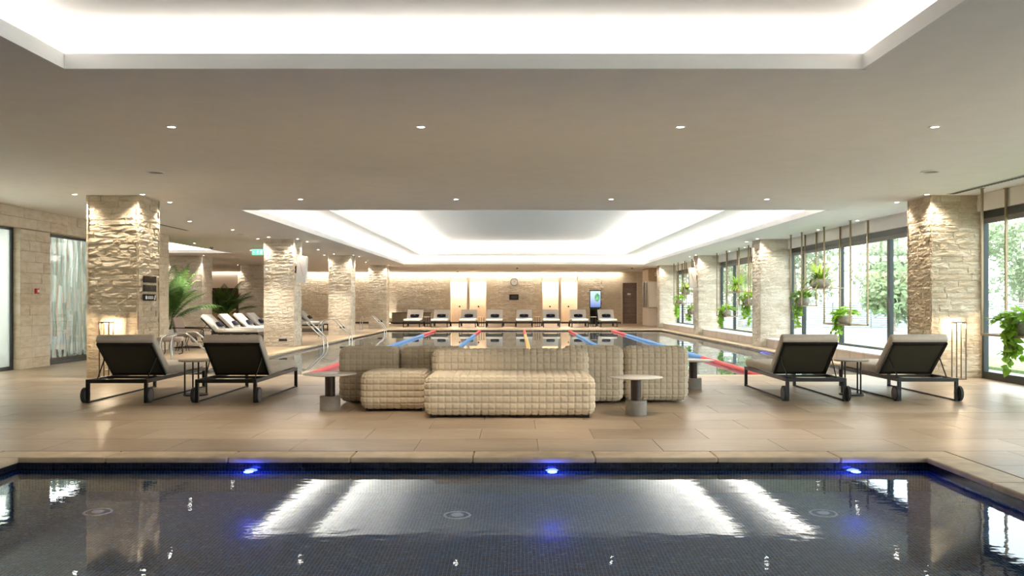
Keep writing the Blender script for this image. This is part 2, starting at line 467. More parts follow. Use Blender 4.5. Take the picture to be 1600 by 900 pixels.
coping(P1, .3, 1.0, basin1); coping(P2, .25, 1.5, basin2)
def water(P, z, mat, over, label, name='pool_water'):
    x0, x1, y0, y1 = P[0]-over, P[1]+over, P[2]-over, P[3]+over
    m = MB(); m.add([(x0,y0,z),(x1,y0,z),(x1,y1,z),(x0,y1,z)], [(0,1,2,3)])
    return tag(m.build(name, mat), label, 'water', kind='stuff')
water(P1, -.09, M['water_near'], .03, 'clear rippled water of the small dark blue pool in front')
water(P2, -.075, M['water_far'], .03, 'still mirror-like water of the long lap pool')
# ceiling
XC0, XC1, YC0, YC1 = -19.2, 7.8, -4, 50.8
mb = MB()
holes = [R1, R2, R3]
slab(mb, XC0, XC1, YC0, YC1, H, H+.07, holes)
ceil = struct(mb.build('ceiling', M['plaster']))
def tray(r, e, z, zt, hole=None, zb=H+.07):
    x0, x1, y0, y1 = r[0]-e, r[1]+e, r[2]-e, r[3]+e
    m = MB(); slab(m, x0, x1, y0, y1, z, z+.07, [hole] if hole else [])
    for (a, b, c, d) in ((x0-.05, y0-.05, x0, y1+.05), (x1, y0-.05, x1+.05, y1+.05), (x0, y0-.05, x1, y0), (x0, y1, x1, y1+.05)):
        m.box(a, b, zb, c, d, z+.07)
    m.build('ceiling_recess', M['white_plaster'], ceil)
tray(R1, .42, 3.36, 3.43)
tray(R2, .5, 3.38, 3.45, R2I)
tray(R2I, .5, 3.88, 3.95, None, 3.45)
tray(R3, .4, 3.34, 3.40)
# white lips of the recesses
def lip(r, z0, z1, name='recess_lip'):
    x0, x1, y0, y1 = r; t = .03; m = MB()
    m.box(x0-.001, y0-t, z0, x0+t, y1+.001, z1); m.box(x1-t, y0-.001, z0, x1+.001, y1+.001, z1)
    m.box(x0, y0-.001, z0, x1, y0+t, z1); m.box(x0, y1-t, z0, x1, y1+.001, z1)
    m.build(name, M['white_plaster'], ceil)
lip(R1, H-.004, H+.11); lip(R2, H-.004, H+.12); lip(R2I, 3.375, 3.50); lip(R3, H-.004, H+.11)
m = MB(); m.box(XC0, YC0, 4.2, XC1+.3, YC1, 4.4)  # unseen slab and skirt, added to keep daylight from leaking in
for a in ((XC0, YC0, XC0+.1, YC1), (XC1, YC0, XC1+.1, YC1), (XC0, YC0, XC1, YC0+.1), (XC0, YC1-.1, XC1, YC1)):
    m.box(a[0], a[1], H+.07, a[2], a[3], 4.2)
struct(m.build('roof_light_block', M['plaster']))
# ------------------------------------------------------------------ stone cladding
rs = random.Random(11)
def stone_shape(rnd, rough=.55):
    """unit split-face stone: x 0..1, z 0..1, back at y=0, broken face towards y=-1"""
    nx, nz = 5, 4; vs = []; fs = []
    for j in range(nz):
        for i in range(nx):
            e = (i in (0, nx-1)) or (j in (0, nz-1))
            d = rnd.uniform(.3, .8) if e else rnd.uniform(.45, 1.0)
            xx = i/(nx-1) + (0 if i in (0, nx-1) else rnd.uniform(-.06, .06))
            vs.append((xx, -d*.85 - .15, j/(nz-1) + (0 if j in (0, nz-1) else rnd.uniform(-.08, .08))))
    o = len(vs)
    ring = [i for i in range(nx)] + [j*nx+nx-1 for j in range(1, nz)] + [(nz-1)*nx+i for i in range(nx-2, -1, -1)] + [j*nx for j in range(nz-2, 0, -1)]
    for k in ring: vs.append((vs[k][0], 0, vs[k][2]))
    for j in range(nz-1):
        for i in range(nx-1):
            a = j*nx+i; fs.append((a, a+1, a+nx+1, a+nx))
    L = len(ring)
    for q in range(L):
        fs.append((ring[q], o+q, o+(q+1) % L, ring[(q+1) % L]))
    return vs, fs
SHAPES = [stone_shape(rs) for _ in range(14)]
STONES = []
for vs, fs in SHAPES:
    m = MB(); m.add(vs, fs); STONES.append(m.mesh('stone', M['split_stone']))
def layout(width, z0, z1, rh, lmin, lmax, rnd, mask=None):
    """courses of stones: (u, z, length, height)"""
    out = []; z = z0
    n = round((z1-z0)/rh); hh = (z1-z0)/n
    for r in range(n):
        u = 0
        first = True
        while u < width - 1e-6:
            L = rnd.uniform(lmin, lmax)
            if first and r % 2: L *= .6
            first = False
            if width - u - L < lmin*.55: L = width - u
            if mask is None or mask(u, u+L, z, z+hh): out.append((u, z, L, hh))
            u += L
        z += hh
    return out
def face_matrix(origin, rz): return Matrix.Translation(origin) @ Matrix.Rotation(rz, 4, 'Z')
def clad_objects(parent, origin, rz, width, z0, z1, rh, lmin, lmax, depth, seed, mask=None, name='stone', meshes=None):
    rnd = random.Random(seed); base = face_matrix(origin, rz); pl = Vector(parent.location)
    for (u, z, L, h) in layout(width, z0, z1, rh, lmin, lmax, rnd, mask):
        o = obj(name, rnd.choice(meshes or STONES), parent)
        p = base @ Vector((u+.0015, 0, z+.0015)); o.location = p - pl
        o.rotation_euler = (0, 0, rz); o.scale = (L-.003, depth*rnd.uniform(.65, 1.15), h-.003)
def clad_joined(parent, faces, rh, lmin, lmax, depth, seed, mat, name='stone_cladding'):
    rnd = random.Random(seed); m = MB()
    for (origin, rz, width, z0, z1, mask) in faces:
        base = face_matrix(origin, rz)
        for (u, z, L, h) in layout(width, z0, z1, rh, lmin, lmax, rnd, mask):
            vs, fs = rnd.choice(SHAPES); d = depth*rnd.uniform(.65, 1.15)
            mm = base @ Matrix.Translation((u+.001, 0, z+.001)) @ Matrix.Diagonal((L-.002, d, h-.002, 1))
            m.add([mm @ Vector(v) for v in vs], fs)
    pl = parent.matrix_world.translation if False else Vector(parent.location)
    m.v = [(x-pl.x, y-pl.y, z-pl.z) for (x, y, z) in m.v]
    return tag(m.build(name, mat, parent), kind='stuff')
def column(x0, x1, y0, y1, label, near=False, inner='right', seed=1, rh=.1):
    d = .036
    root = empty('stone_column', ((x0+x1)/2, (y0+y1)/2, 0)); tag(root, label, 'column', 'stone clad columns')
    wx, wy = (x1-x0)/2-d, (y1-y0)/2-d
    m = MB(); m.box(-wx, -wy, 0, wx, wy, H); m.build('core', M['mortar'], root)
    fr = ((x0+.001, y0+d, 0), 0, x1-x0-.002)
    rt_ = ((x1-d, y0+.001, 0), R(90), y1-y0-.002)
    lf = ((x0+d, y1-.001, 0), R(-90), y1-y0-.002)
    bk = ((x1-.001, y1-d, 0), R(180), x1-x0-.002)
    vis = [fr, rt_ if inner == 'right' else lf]; hid = [lf if inner == 'right' else rt_, bk]
    if near:
        for k, f in enumerate(vis): clad_objects(root, f[0], f[1], f[2], 0, H-.001, rh, .22, .48, d, seed+k)
        clad_joined(root, [(*f, 0, H-.001, None) for f in hid], rh, .25, .5, d, seed, M['split_stone'])
    else:
        clad_joined(root, [(*f, 0, H-.001, None) for f in vis+hid], rh, .25, .5, d, seed, M['split_stone_far'])
    return root
ordn = ['nearest', 'second', 'third', 'farthest']
LY = [14.06, 23.9, 32.1, 40.8]
for k, y in enumerate(LY):
    column(-7.07, -6.21, y, y+.86, f'{ordn[k]} split-stone column on the left side of the lap pool', near=(k == 0), inner='right', seed=20+k, rh=.1 if k < 2 else .12)
    column(6.78, 7.64, y, y+.86, f'{ordn[k]} split-stone column on the right, window side of the lap pool', near=(k == 0), inner='left', seed=40+k, rh=.1 if k < 2 else .12)
column(-13.2, -11.9, 32.4, 33.5, 'wide stone column standing behind the first potted palm', inner='right', seed=61, rh=.13)
column(-13.1, -11.8, 40.6, 41.7, 'wide dim stone column beside the second potted palm', inner='right', seed=62, rh=.13)
# ------------------------------------------------------------------ left wall with glazing
W1 = (9.0, 15.8, 2.62); W2 = (16.82, 20.6, 2.60); T = .02
m = MB()
xw0, xw1 = XL-.22, XL-.03
m.box(xw0, -4, 0, xw1, W1[0], H); m.box(xw0, W1[1], 0, xw1, W2[0], H); m.box(xw0, W2[1], 0, xw1, 22.5, H)
m.box(xw0, W1[0], W1[2], xw1, W1[1], H); m.box(xw0, W2[0], W2[2], xw1, W2[1], H)
wl = struct(m.build('wall_left', M['mortar']))
# dressed travertine blocks
TB = []
rtb = random.Random(5)
for k in range(6):
    c = .012; y = [rtb.uniform(.8, 1) for _ in range(4)]
    mm = MB()
    mm.add([(0,0,0),(1,0,0),(1,0,1),(0,0,1),(0,-.75,0),(1,-.75,0),(1,-.75,1),(0,-.75,1),(c,-y[0],c*2),(1-c,-y[1],c*2),(1-c,-y[2],1-c*2),(c,-y[3],1-c*2)],
           [(0,1,5,4),(1,2,6,5),(2,3,7,6),(3,0,4,7),(4,5,9,8),(5,6,10,9),(6,7,11,10),(7,4,8,11),(8,9,10,11)])
    TB.append(mm.mesh('stone_block', M['travertine_wall']))
def not_win(a, b, z0, z1, o=13.6): 
    y0, y1 = o+a, o+b
    return True
def wall_blocks(ya, yb, z0, z1, seed):
    clad_objects(wl, (XL-.03, ya, 0), R(90), yb-ya, z0, z1, .2, .35, .75, .03, seed, None, 'stone_block', TB)
wall_blocks(W1[1], W2[0], 0, 2.6, 1); wall_blocks(12.2, 22.5, 2.62, H-.002, 2); wall_blocks(W2[1], 22.5, 0, 2.62, 3)
m = MB(); m.box(XL-.03, -4, 2.62, XL-.002, 12.2, H-.002); m.box(XL-.03, -4, 0, XL-.002, W1[0], 2.62); m.build('wall_facing', M['travertine_wall'], wl)
# reveal of first opening (stone blocks)
clad_objects(wl, (XL-.18, W1[1], 0), R(0), .18, 0, 2.62, .2, .18, .19, .012, 9, None, 'stone_block', TB)
def left_window(name, y0, y1, zt, mull, mat, label):
    e = struct(empty(name, (XL-.16, (y0+y1)/2, 0)), label)
    cy = (y0+y1)/2; f = .075
    def part(n, mat_, a, b, z0, z1, t=.035):
        q = MB(); q.box(-t, a-cy, z0, t, b-cy, z1); q.build(n, M[mat_], e)
    part('window_frame', 'frame_dark', y0, y1, 0, .07); part('window_frame', 'frame_dark', y0, y1, zt-.05, zt)
    ys = [y0] + mull + [y1]
    for a in ys[1:-1]: part('mullion', 'frame_dark', a-f/2, a+f/2, .07, zt-.05)
    part('window_frame', 'frame_dark', y0, y0+f, .07, zt-.05); part('window_frame', 'frame_dark', y1-f, y1, .07, zt-.05)
    for a, b in zip(ys[:-1], ys[1:]): part('pane', mat, a+f/2, b-f/2, .07, zt-.05, .006)
    return e
left_window('window_1', W1[0], W1[1], W1[2], [12.4], 'frosted_glass', 'tall frosted glazing with black frame at the far left edge')
left_window('window_2', W2[0], W2[1], W2[2], [], 'window_glass', 'tall glazing with hanging glass strips behind it, left wall')
# hanging glass strips behind window_2
e = empty('hanging_glass_screen', (XL-.55, 18.7, 0)); tag(e, 'screen of wavy translucent glass strips hanging behind the left window', 'glass screen')
rg = random.Random(8)
for layer in range(2):
    y = 16.4 + layer*.11
    while y < 20.9:
        wd = rg.uniform(.12, .2); z = 2.62
        while z > .15:
            L = rg.uniform(.5, 1.1); z0 = max(.08, z-L)
            q = MB(); n = 5; vs = []; fs = []
            ph = rg.uniform(0, 6)
            for k in range(n):
                zz = z0 + (z-z0)*k/(n-1); xo = .02*math.sin(ph+k*1.3) + layer*.16
                vs += [(-xo, y-18.7+.015*math.sin(ph+k), zz), (-xo-.01, y-18.7+wd+.015*math.sin(ph+k), zz), (-xo-.02, y-18.7+wd*.5, zz)]
            for k in range(n-1):
                a = 3*k; fs += [(a, a+1, a+4, a+3), (a+1, a+2, a+5, a+4), (a+2, a, a+3, a+5)]
            q.add(vs, fs, True); q.build('glass_strip', M['strip_glass' if rg.random() < .65 else 'strip_glass_dark'], e)
            z = z0 - .01
        y += wd + rg.uniform(.01, .1)
# corridor behind the left glazing
m = MB(); m.box(-12.3, 8, 0, -12.2, 22.5, H); m.box(-12.3, 7.9, 0, xw0, 8, H); m.box(-12.2, 8, -.3, -9.4, 22.5, 0)
struct(m.build('wall_corridor', M['white_plaster']))
# end walls
m = MB(); m.box(-19.1, 22.5, 0, xw1, 22.6, H); struct(m.build('wall_return', M['travertine_wall']))
m = MB(); m.box(-19.2, 22.6, 0, -19.0, 50.6, H); struct(m.build('wall_bay', M['travertine_wall']))
m = MB(); m.box(XL-.2, -4.2, -.3, 7.8, -4, H); struct(m.build('wall_behind', M['plaster']))
# ------------------------------------------------------------------ far wall with shower niches, door
FY = 49.6
def fx(px): return (px-808)*FY/1340
def fz(py): return 1.25 + (471.8-py)*FY/1340
NI = [(704, 729.5), (733.8, 759.6), (847.6, 872.5), (877, 902)]
niches = [(fx(a), fx(b)) for a, b in NI]; NZ = fz(439)
DX0, DX1, DZ = fx(973), fx(995), fz(442)
PX0, PX1 = -18.4, -16.1   # timber portal at the far left
cuts = sorted(niches + [(DX0, DX1)])
m = MB(); a = -19
for (c, d) in cuts:
    m.box(a, FY+.03, 0, c, FY+.9, H); top = DZ if c == DX0 else NZ
    m.box(c, FY+.03, top, d, FY+.9, H); a = d
m.box(a, FY+.03, 0, 7.75, FY+.9, H); m.box(-19, FY+.9, 0, 7.75, FY+1.0, H)
wf = struct(m.build('wall_far', M['mortar']))
def farmask(u0, u1, z0, z1, ox=-19):
    x0, x1 = ox+u0, ox+u1
    for (c, d) in niches:
        if x1 > c-.10 and x0 < d+.10 and z0 < NZ+.1: return False
    if x1 > DX0-.12 and x0 < DX1+.12 and z0 < DZ+.1: return False
    if x1 > 5.2: return False
    return True
clad_joined(wf, [((-19, FY+.03, 0), 0, 26, 0, H-.002, farmask)], .12, .25, .55, .03, 77, M['split_stone_far'])
m = MB()   # plain stone margins around niches and door
for (c, d) in niches:
    m.box(c-.05, FY+.012, NZ, d+.05, FY+.03, NZ+.36)
for (c, d) in ((niches[0][0], niches[1][1]), (niches[2][0], niches[3][1])): m.box(c-.6, FY+.012, 0, c, FY+.03, NZ+.36); m.box(d, FY+.012, 0, d+.6, FY+.03, NZ+.36)
for (c, d) in ((niches[0][1], niches[1][0]), (niches[2][1], niches[3][0])): m.box(c, FY+.012, 0, d, FY+.03, NZ+.36)
m.box(4.9, FY+.012, 0, DX0, FY+.03, H); m.box(DX1, FY+.012, 0, 7.6, FY+.03, H); m.box(DX0, FY+.012, DZ, DX1, FY+.03, H)
m.build('stone_margin', M['travertine_wall'], wf)
for i, (c, d) in enumerate(niches):
    q = MB(); t = .05
    q.box(c-t, FY-.02, 0, c, FY+.03, NZ+t); q.box(d, FY-.02, 0, d+t, FY+.03, NZ+t); q.box(c, FY-.02, NZ, d, FY+.03, NZ+t)
    struct(q.build(f'trim_{i+1}', M['cream_panel']))
    q = MB(); q.box(c, FY+.86, 0, d, FY+.9, NZ); q.box(c, FY+.031, 0, c+.005, FY+.86, NZ); q.box(d-.005, FY+.031, 0, d, FY+.86, NZ)
    q.build('niche_lining', M['niche_tile'], wf)
    nm = ['first', 'second', 'third', 'fourth'][i]
    e = empty('shower', ((c+d)/2, FY+.86, 0)); tag(e, f'wall shower in the {nm} lit niche from the left, far wall', 'shower', 'showers in the far niches')
    q = MB(); q.cyl((0, -.02, .98), .035, -.02, .0, 12, axis='y'); q.cyl((0, -.05, .98), .05, -.02, .0, 12, axis='y'); q.build('valve', M['black_metal'], e)
    q = MB(); q.tube([(0, 0, 2.2), (0, -.3, 2.22)], .012); q.build('shower_arm', M['chrome'], e)
    q = MB(); q.cyl((0, -.32, 2.19), .11, 0, .02, 20); q.build('shower_head', M['chrome'], e)
    area_light('niche_lamp', ((c+d)/2, FY+.5, NZ-.01), d-c-.1, .5, 42, WARM)
# door
m = MB(); m.box(DX0, FY+.05, 0, DX1, FY+.1, DZ)
door = struct(m.build('door_1', M['door_wood']))
q = MB()
for z in (.3, .6, .9, 1.2, 1.5, 1.8, 2.1): q.box(DX0+.02, FY+.044, z-.004, DX1-.02, FY+.05, z+.004)
q.build('groove', M['black_print'], door)
q = MB(); q.tube([(DX0+.06, FY+.05, 1.02), (DX0+.06, FY-.02, 1.02), (DX0-.06+.25, FY-.02, 1.02)], .012); q.build('door_handle', M['chrome'], door)
q = MB(); q.box(DX0+.28, FY+.04, 1.66, DX0+.46, FY+.05, 1.75); q.build('door_plate', M['chrome'], door)
q = MB(); t = .08; q.box(DX0-t, FY-.01, 0, DX0, FY+.03, DZ+t); q.box(DX1, FY-.01, 0, DX1+t, FY+.03, DZ+t); q.box(DX0, FY-.01, DZ, DX1, FY+.03, DZ+t)
struct(q.build('trim_5', M['cream_panel']))
q = MB(); q.box(-15, FY-.02, 0, DX0-.1, FY+.01, .1); struct(q.build('baseboard_far', M['dark_wood']))
# timber portal at the very back left
e = empty('timber_portal', ((PX0+PX1)/2, FY, 0)); tag(e, 'lit timber-lined opening behind the second palm, far left', 'doorway')
hw = (PX1-PX0)/2
q = MB(); q.box(-hw, -.14, 2.05, hw, -.02, 2.85); q.build('header', M['cream_panel'], e)
q = MB(); q.box(-hw, -.16, 0, -hw+.1, -.02, 2.05); q.build('jamb', M['dark_wood'], e)
q = MB(); q.box(hw-.1, -.16, 0, hw, -.02, 2.05); q.build('jamb', M['dark_wood'], e)
q = MB(); q.box(-hw+.1, -.1, 0, hw-.1, -.02, .8); q.build('counter_front', M['light_wood'], e)
q = MB(); q.box(-hw+.1, -.06, .85, hw-.1, -.02, 2.05); q.build('back_panel', M['dark_wood'], e)
q = MB(); q.box(-hw+.1, -.3, .8, hw-.1, -.02, .85); q.build('counter_top', M['cream_panel'], e)
# ------------------------------------------------------------------ window side
BX = 6.95
m = MB(); XO = 7.72
m.box(XR, -4, 2.73, XO, 50.5, H)                       # bulkhead over the windows
m.box(XR+.02, 41.6, 0, XO, 50.5, 2.73)
struct(m.build('wall_right', M['plaster']))
bulk_y = [x for x in (9.3, 11.9, 14.6, 17.3, 19.9, 22.6, 25.2, 27.9, 30.5, 33.2, 35.8, 38.5)]
def right_window(name, y0, y1, z0, mull, label):
    e = struct(empty(name, (7.66, (y0+y1)/2, 0)), label); cy = (y0+y1)/2; f = .13; zt = 2.73
    def part(n, mat_, a, b, c, d, t=.04): q = MB(); q.box(-t, a-cy, c, t, b-cy, d); q.build(n, M[mat_], e)
    fb = .12 if z0 < .05 else .05
    part('window_frame', 'frame_dark', y0, y1, z0, z0+fb); part('window_frame', 'frame_dark', y0, y1, zt-.12, zt)
    part('blind_box', 'grey_plastic', y0, y1, zt-.2, zt-.12, .03)
    ys = [y0] + sorted(mull) + [y1]
    for a in ys[1:-1]: part('mullion', 'frame_dark', a-f/2, a+f/2, z0+fb, zt-.2)
    for a in (y0, y1-.06): part('window_frame', 'frame_dark', a, a+.06, z0+fb, zt-.2)
    for a, b in zip(ys[:-1], ys[1:]): part('pane', 'window_glass', a+.03, b-.03, z0+fb, zt-.2, .005)
    return e
right_window('window_3', -3.9, 14.06, 0, [-2, .8, 3.45, 6.1, 8.75, 11.4], 'full-height window at the right edge, in front of the nearest column')
right_window('window_4', 14.92, 23.9, .24, [17.6, 20.25, 22.9], 'wide window behind the two right loungers')
right_window('window_5', 24.76, 32.1, .24, [27.55, 30.2], 'window between the second and third right columns')
right_window('window_6', 32.96, 40.8, .24, [34.4, 37.05, 39.7], 'window between the third and farthest right columns')
# low bench of upright panels under the windows between columns
for i, (y0, y1) in enumerate(((14.92, 23.9), (24.76, 32.1), (32.96, 40.8))):
    e = empty('window_bench', ((BX+7.62)/2, (y0+y1)/2, 0)); cx, cy = e.location.x, e.location.y
    tag(e, f'low panelled bench under the window, {["nearest", "middle", "farthest"][i]} of three', 'bench', 'window benches')
    q = MB(); q.box(BX+.02-cx, y0-cy, 0, 7.62-cx, y1-cy, .215); q.build('bench_core', M['mortar'], e)
    q = MB(); q.box(BX-.02-cx, y0-cy+.002, .215, 7.62-cx, y1-cy-.002, .24); q.build('bench_top', M['white_plaster'], e)
    n = round((y1-y0)/.75); s = (y1-y0)/n
    q = MB(); q.box(BX-cx, -s/2+.012, 0, BX+.02-cx, s/2-.012, .213); pm = q.mesh('bench_panel', M['bench_panel'])
    for k in range(n): obj('bench_panel', pm, e, (0, y0+s*(k+.5)-cy, .001))
# glass and timber booth in the far right corner
e = empty('corner_booth', (7.16, 45.5, 0)); tag(e, 'glazed booth with timber header and cream counter in the far right corner', 'booth')
bx0, bx1, by0, by1 = -.36, .36, -1.0, 1.0
q = MB(); q.box(bx0, by0, 2.36, bx1, by1, 2.985); q.build('timber_header', M['light_wood'], e)
q = MB(); q.box(bx0, by0, 0, bx1, by1, .92); q.build('counter_body', M['cream_panel'], e)
q = MB(); q.box(bx0-.03, by0-.03, .92, bx1, by1, .97); q.build('counter_top', M['light_wood'], e)
for (x, y) in ((bx0+.02, by0+.02), (bx1-.02, by0+.02), (bx0+.02, by1-.02), (bx0+.02, 0)):
    q = MB(); q.box(x-.015, y-.015, .97, x+.015, y+.015, 2.36); q.build('post', M['chrome'], e)
q = MB(); q.box(bx0+.03, by0+.015, .97, bx1-.03, by0+.025, 2.36); q.build('pane', M['window_glass'], e)
q = MB(); q.box(bx0+.015, by0+.04, .97, bx0+.025, by1-.04, 2.36); q.build('pane', M['window_glass'], e)
q = MB(); q.box(-.02, by0-.012, 2.58, .16, by0, 2.8); q.build('sign_plate', M['white_enamel'], e)

# ------------------------------------------------------------------ ceiling fixtures
DL = {}
DLP = 2.7
def downlight(x, y, label, power, cone=75, group='recessed ceiling spots', z=H, r=.036, color=WARM):
    if 'ring' not in DL:
        q = MB(); q.lathe([(r*1.0, .0), (r*1.0, -.006), (r*1.45, -.006), (r*1.5, 0)], 20); DL['ring'] = q.mesh('trim_ring', M['white_enamel'])
        q = MB(); q.cyl((0, 0, 0), r, -.004, -.001, 16); DL['lens'] = q.mesh('lens', M['led_white'])
    e = empty('downlight', (x, y, z)); tag(e, label, 'ceiling light', group)
    obj('trim_ring', DL['ring'], e); obj('lens', DL['lens'], e)
    ld = bpy.data.lights.new('downlight_lamp', 'SPOT'); ld.energy = power*DLP; ld.color = color; ld.spot_size = R(cone); ld.spot_blend = .7; ld.shadow_soft_size = .03
    lo = bpy.data.objects.new('downlight_lamp', ld); COL.objects.link(lo); lo.parent = e; lo.location = (0, 0, -.02)
nth = ['leftmost', 'second from left', 'third from left', 'rightmost']
for i, x in enumerate((-3.45, -.96, 1.63, 4.17)): downlight(x, 8.56, f'{nth[i]} of the four ceiling spots nearest the camera', 70)
for i, x in enumerate((-3.69, -1.04, 1.6, 4.25)): downlight(x, 14.6, f'{nth[i]} of the four ceiling spots before the big lit recess', 70)
for i, y in enumerate((18.6, 20.8, 23.1)): downlight(-7.1+.2*i, y, f'{["nearest", "middle", "farthest"][i]} of three ceiling spots between the first two left columns', 130)
for i, y in enumerate((28.7, 31.2, 37.8)): downlight(-6.66, y, f'{["nearest", "middle", "farthest"][i]} of three ceiling spots along the far left pool edge', 130)
for i, y in enumerate((18.4, 20.8, 27.5, 29.5, 35.5, 37.6)): downlight(7.3, y, f'{["first", "second", "third", "fourth", "fifth", "sixth"][i]} small ceiling spot along the right windows, counted from the camera', 55)
for i, x in enumerate((-4.4, -1.8, .9, 3.6)): downlight(x, 41.6, f'{nth[i]} of the four small ceiling spots over the far loungers', 230)
for i, (x, y) in enumerate(((-9.6, 25.5), (-9.0, 29.0), (-9.6, 36.0), (-9.4, 44.5), (-14.5, 37.0))):
    downlight(x, y, f'{["first", "second", "third", "fourth", "fifth"][i]} ceiling spot over the left lounge bay, counted from the camera', 190)
for k, y in enumerate(LY):
    o = .12
    for nm, x, yy in (('front left', -7.07-o, y-o), ('front right', -6.21+o, y-o), ('rear right', -6.21+o, y+.86+o)):
        downlight(x, yy, f'ceiling spot at the {nm} corner of the {ordn[k]} left column', 30, 125, 'column wash spots')
    for nm, x, yy in (('front left', 6.78-o, y-o), ('rear left', 6.78-o, y+.86+o)):
        downlight(x, yy, f'ceiling spot at the {nm} corner of the {ordn[k]} right column', 30, 125, 'column wash spots')
for nm, x, yy in (('front left', -13.3, 32.3), ('front right', -11.8, 32.3)): downlight(x, yy, f'ceiling spot at the {nm} corner of the wide column behind the first palm', 45, 70, 'column wash spots')
downlight(-13.2, 40.5, 'ceiling spot at the front left corner of the wide dim column by the second palm', 45, 70, 'column wash spots')
def disc(x, y, r, label, cat='speaker'):
    e = empty('ceiling_speaker', (x, y, H)); tag(e, label, cat, 'round ceiling fittings')
    q = MB(); q.lathe([(r*.82, -.004), (r*.85, -.014), (r, -.012), (r*1.02, 0)], 28); q.build('rim', M['plaster'], e)
    q = MB(); q.cyl((0, 0, 0), r*.84, -.006, -.001, 28); q.build('grille', M['grey_plastic'], e)
disc(-4.87, 11.56, .12, 'flat round ceiling fitting above the left pair of loungers')
disc(5.54, 11.5, .12, 'flat round ceiling fitting above the right pair of loungers')
disc(-7.1, 22.0, .12, 'flat round ceiling fitting between the first two left columns')
def smoke(x, y, label):
    e = empty('smoke_detector', (x, y, H)); tag(e, label, 'smoke detector', 'smoke detectors')
    q = MB(); q.lathe([(.0, -.055), (.03, -.055), (.045, -.03), (.06, -.02), (.06, 0)], 18); q.build('body', M['grey_plastic'], e)
    q = MB(); q.cyl((0, 0, 0), .012, -.062, -.054, 8); q.build('sensor', M['black_print'], e)
smoke(-9.8, 27.5, 'small dark smoke detector on the ceiling of the left lounge bay')
smoke(.0, 44.0, 'small dark smoke detector on the ceiling near the wall clock')
smoke(5.9, 44.0, 'small dark smoke detector on the ceiling near the far door')
smoke(-3.4, 48.9, 'small dark sensor on the ceiling by the far stone wall')
def linear_vent(x, y0, y1, label):
    e = empty('linear_vent', (x, (y0+y1)/2, H)); tag(e, label, 'air vent', 'linear ceiling vents'); L = (y1-y0)/2
    q = MB(); q.box(-.075, -L, -.008, -.06, L, 0); q.box(.06, -L, -.008, .075, L, 0); q.box(-.06, -L, -.008, .06, -L+.012, 0); q.box(-.06, L-.012, -.008, .06, L, 0); q.build('vent_frame', M['plaster'], e)
    q = MB(); q.box(-.06, -L+.012, -.003, .06, L-.012, -.001); q.build('vent_slot', M['black_print'], e)
    n = int((y1-y0)/.09); q = MB(); q.box(-.06, -.018, -.007, .06, .018, -.003); sm = q.mesh('vent_blade', M['grey_plastic'])
    for k in range(n): obj('vent_blade', sm, e, (0, -L+.05+k*.09, 0))
linear_vent(7.03, 5.2, 13.9, 'long slotted air vent in the ceiling by the right windows')
linear_vent(-8.05, 17.2, 21.0, 'short slotted air vent in the ceiling by the left wall')
# exit sign
e = empty('exit_sign', (-8.17, 27.0, 2.97)); tag(e, 'green illuminated exit sign hanging from the left ceiling', 'exit sign')
q = MB(); q.box(-.17, -.02, -.24, .17, .02, -.06); q.build('sign_box', M['exit_green'], e)
q = MB()
for x in (-.13, .13): q.box(x-.006, -.006, -.06, x+.006, .006, .03)
q.build('hanger', M['chrome'], e)
def fig(mb, x, z, s, y=-.024):      # running figure
    mb.cyl((x+.12*s, y, z+.40*s), .07*s, -.001, .001, 10, axis='y')
    for a, b, wd in (((.08,.33),(-.02,.05),.10), ((-.02,.05),(.16,-.08),.07), ((.16,-.08),(.12,-.3),.06), ((-.02,.05),(-.14,-.12),.07), ((-.14,-.12),(-.32,-.12),.06), ((.08,.28),(.26,.12),.05), ((.06,.28),(-.14,.2),.05)):
        mb.bar((x+a[0]*s, y, z+a[1]*s), (x+b[0]*s, y, z+b[1]*s), wd*s, .003)
q = MB(); fig(q, 0, -.155, .16)
q.bar((-.15, -.024, -.15), (-.09, -.024, -.15), .014, .003); q.bar((-.15, -.024, -.15), (-.125, -.024, -.125), .014, .003); q.bar((-.15, -.024, -.15), (-.125, -.024, -.175), .014, .003)
q.box(.095, -.026, -.21, .14, -.022, -.1); q.build('pictogram', M['exit_white'], e)
# ------------------------------------------------------------------ loungers
CUSH = {}
def rbox(mb, m, sx, sy, sz, r=.03, seg=3):
    """box with rounded edges"""
    hx, hy, hz = sx/2, sy/2, sz/2; vs = []; idx = {}
    n = seg
    def coords(h): return [-h] + [-h + r*(1-math.cos(math.pi/2*k/n)) for k in range(1, n+1)] + [h - r*(1-math.cos(math.pi/2*k/n)) for k in range(n, 0, -1)] + [h]
    cs = [coords(hx), coords(hy), coords(hz)]
    hs = (hx, hy, hz); faces = []
    def vid(p):
        q = Vector([max(-h+r, min(h-r, c)) for c, h in zip(p, hs)]); d = Vector(p) - q
        if d.length > 1e-9: d = d.normalized()*r
        pt = q + d; k = tuple(round(x, 5) for x in pt)
        if k not in idx: idx[k] = len(vs); vs.append(m @ pt)
        return idx[k]
    for ax in range(3):
        u, v = (ax+1) % 3, (ax+2) % 3
        for sg in (-1, 1):
            for i in range(len(cs[u])-1):
                for j in range(len(cs[v])-1):
                    quad = []
                    for a, b in ((i, j), (i+1, j), (i+1, j+1), (i, j+1)):
                        p = [0, 0, 0]; p[ax] = sg*hs[ax]; p[u] = cs[u][a]; p[v] = cs[v][b]; quad.append(vid(p))
                    if sg < 0: quad.reverse()
                    if len(set(quad)) == 4: faces.append(tuple(quad))
    mb.add(vs, faces, True); return mb
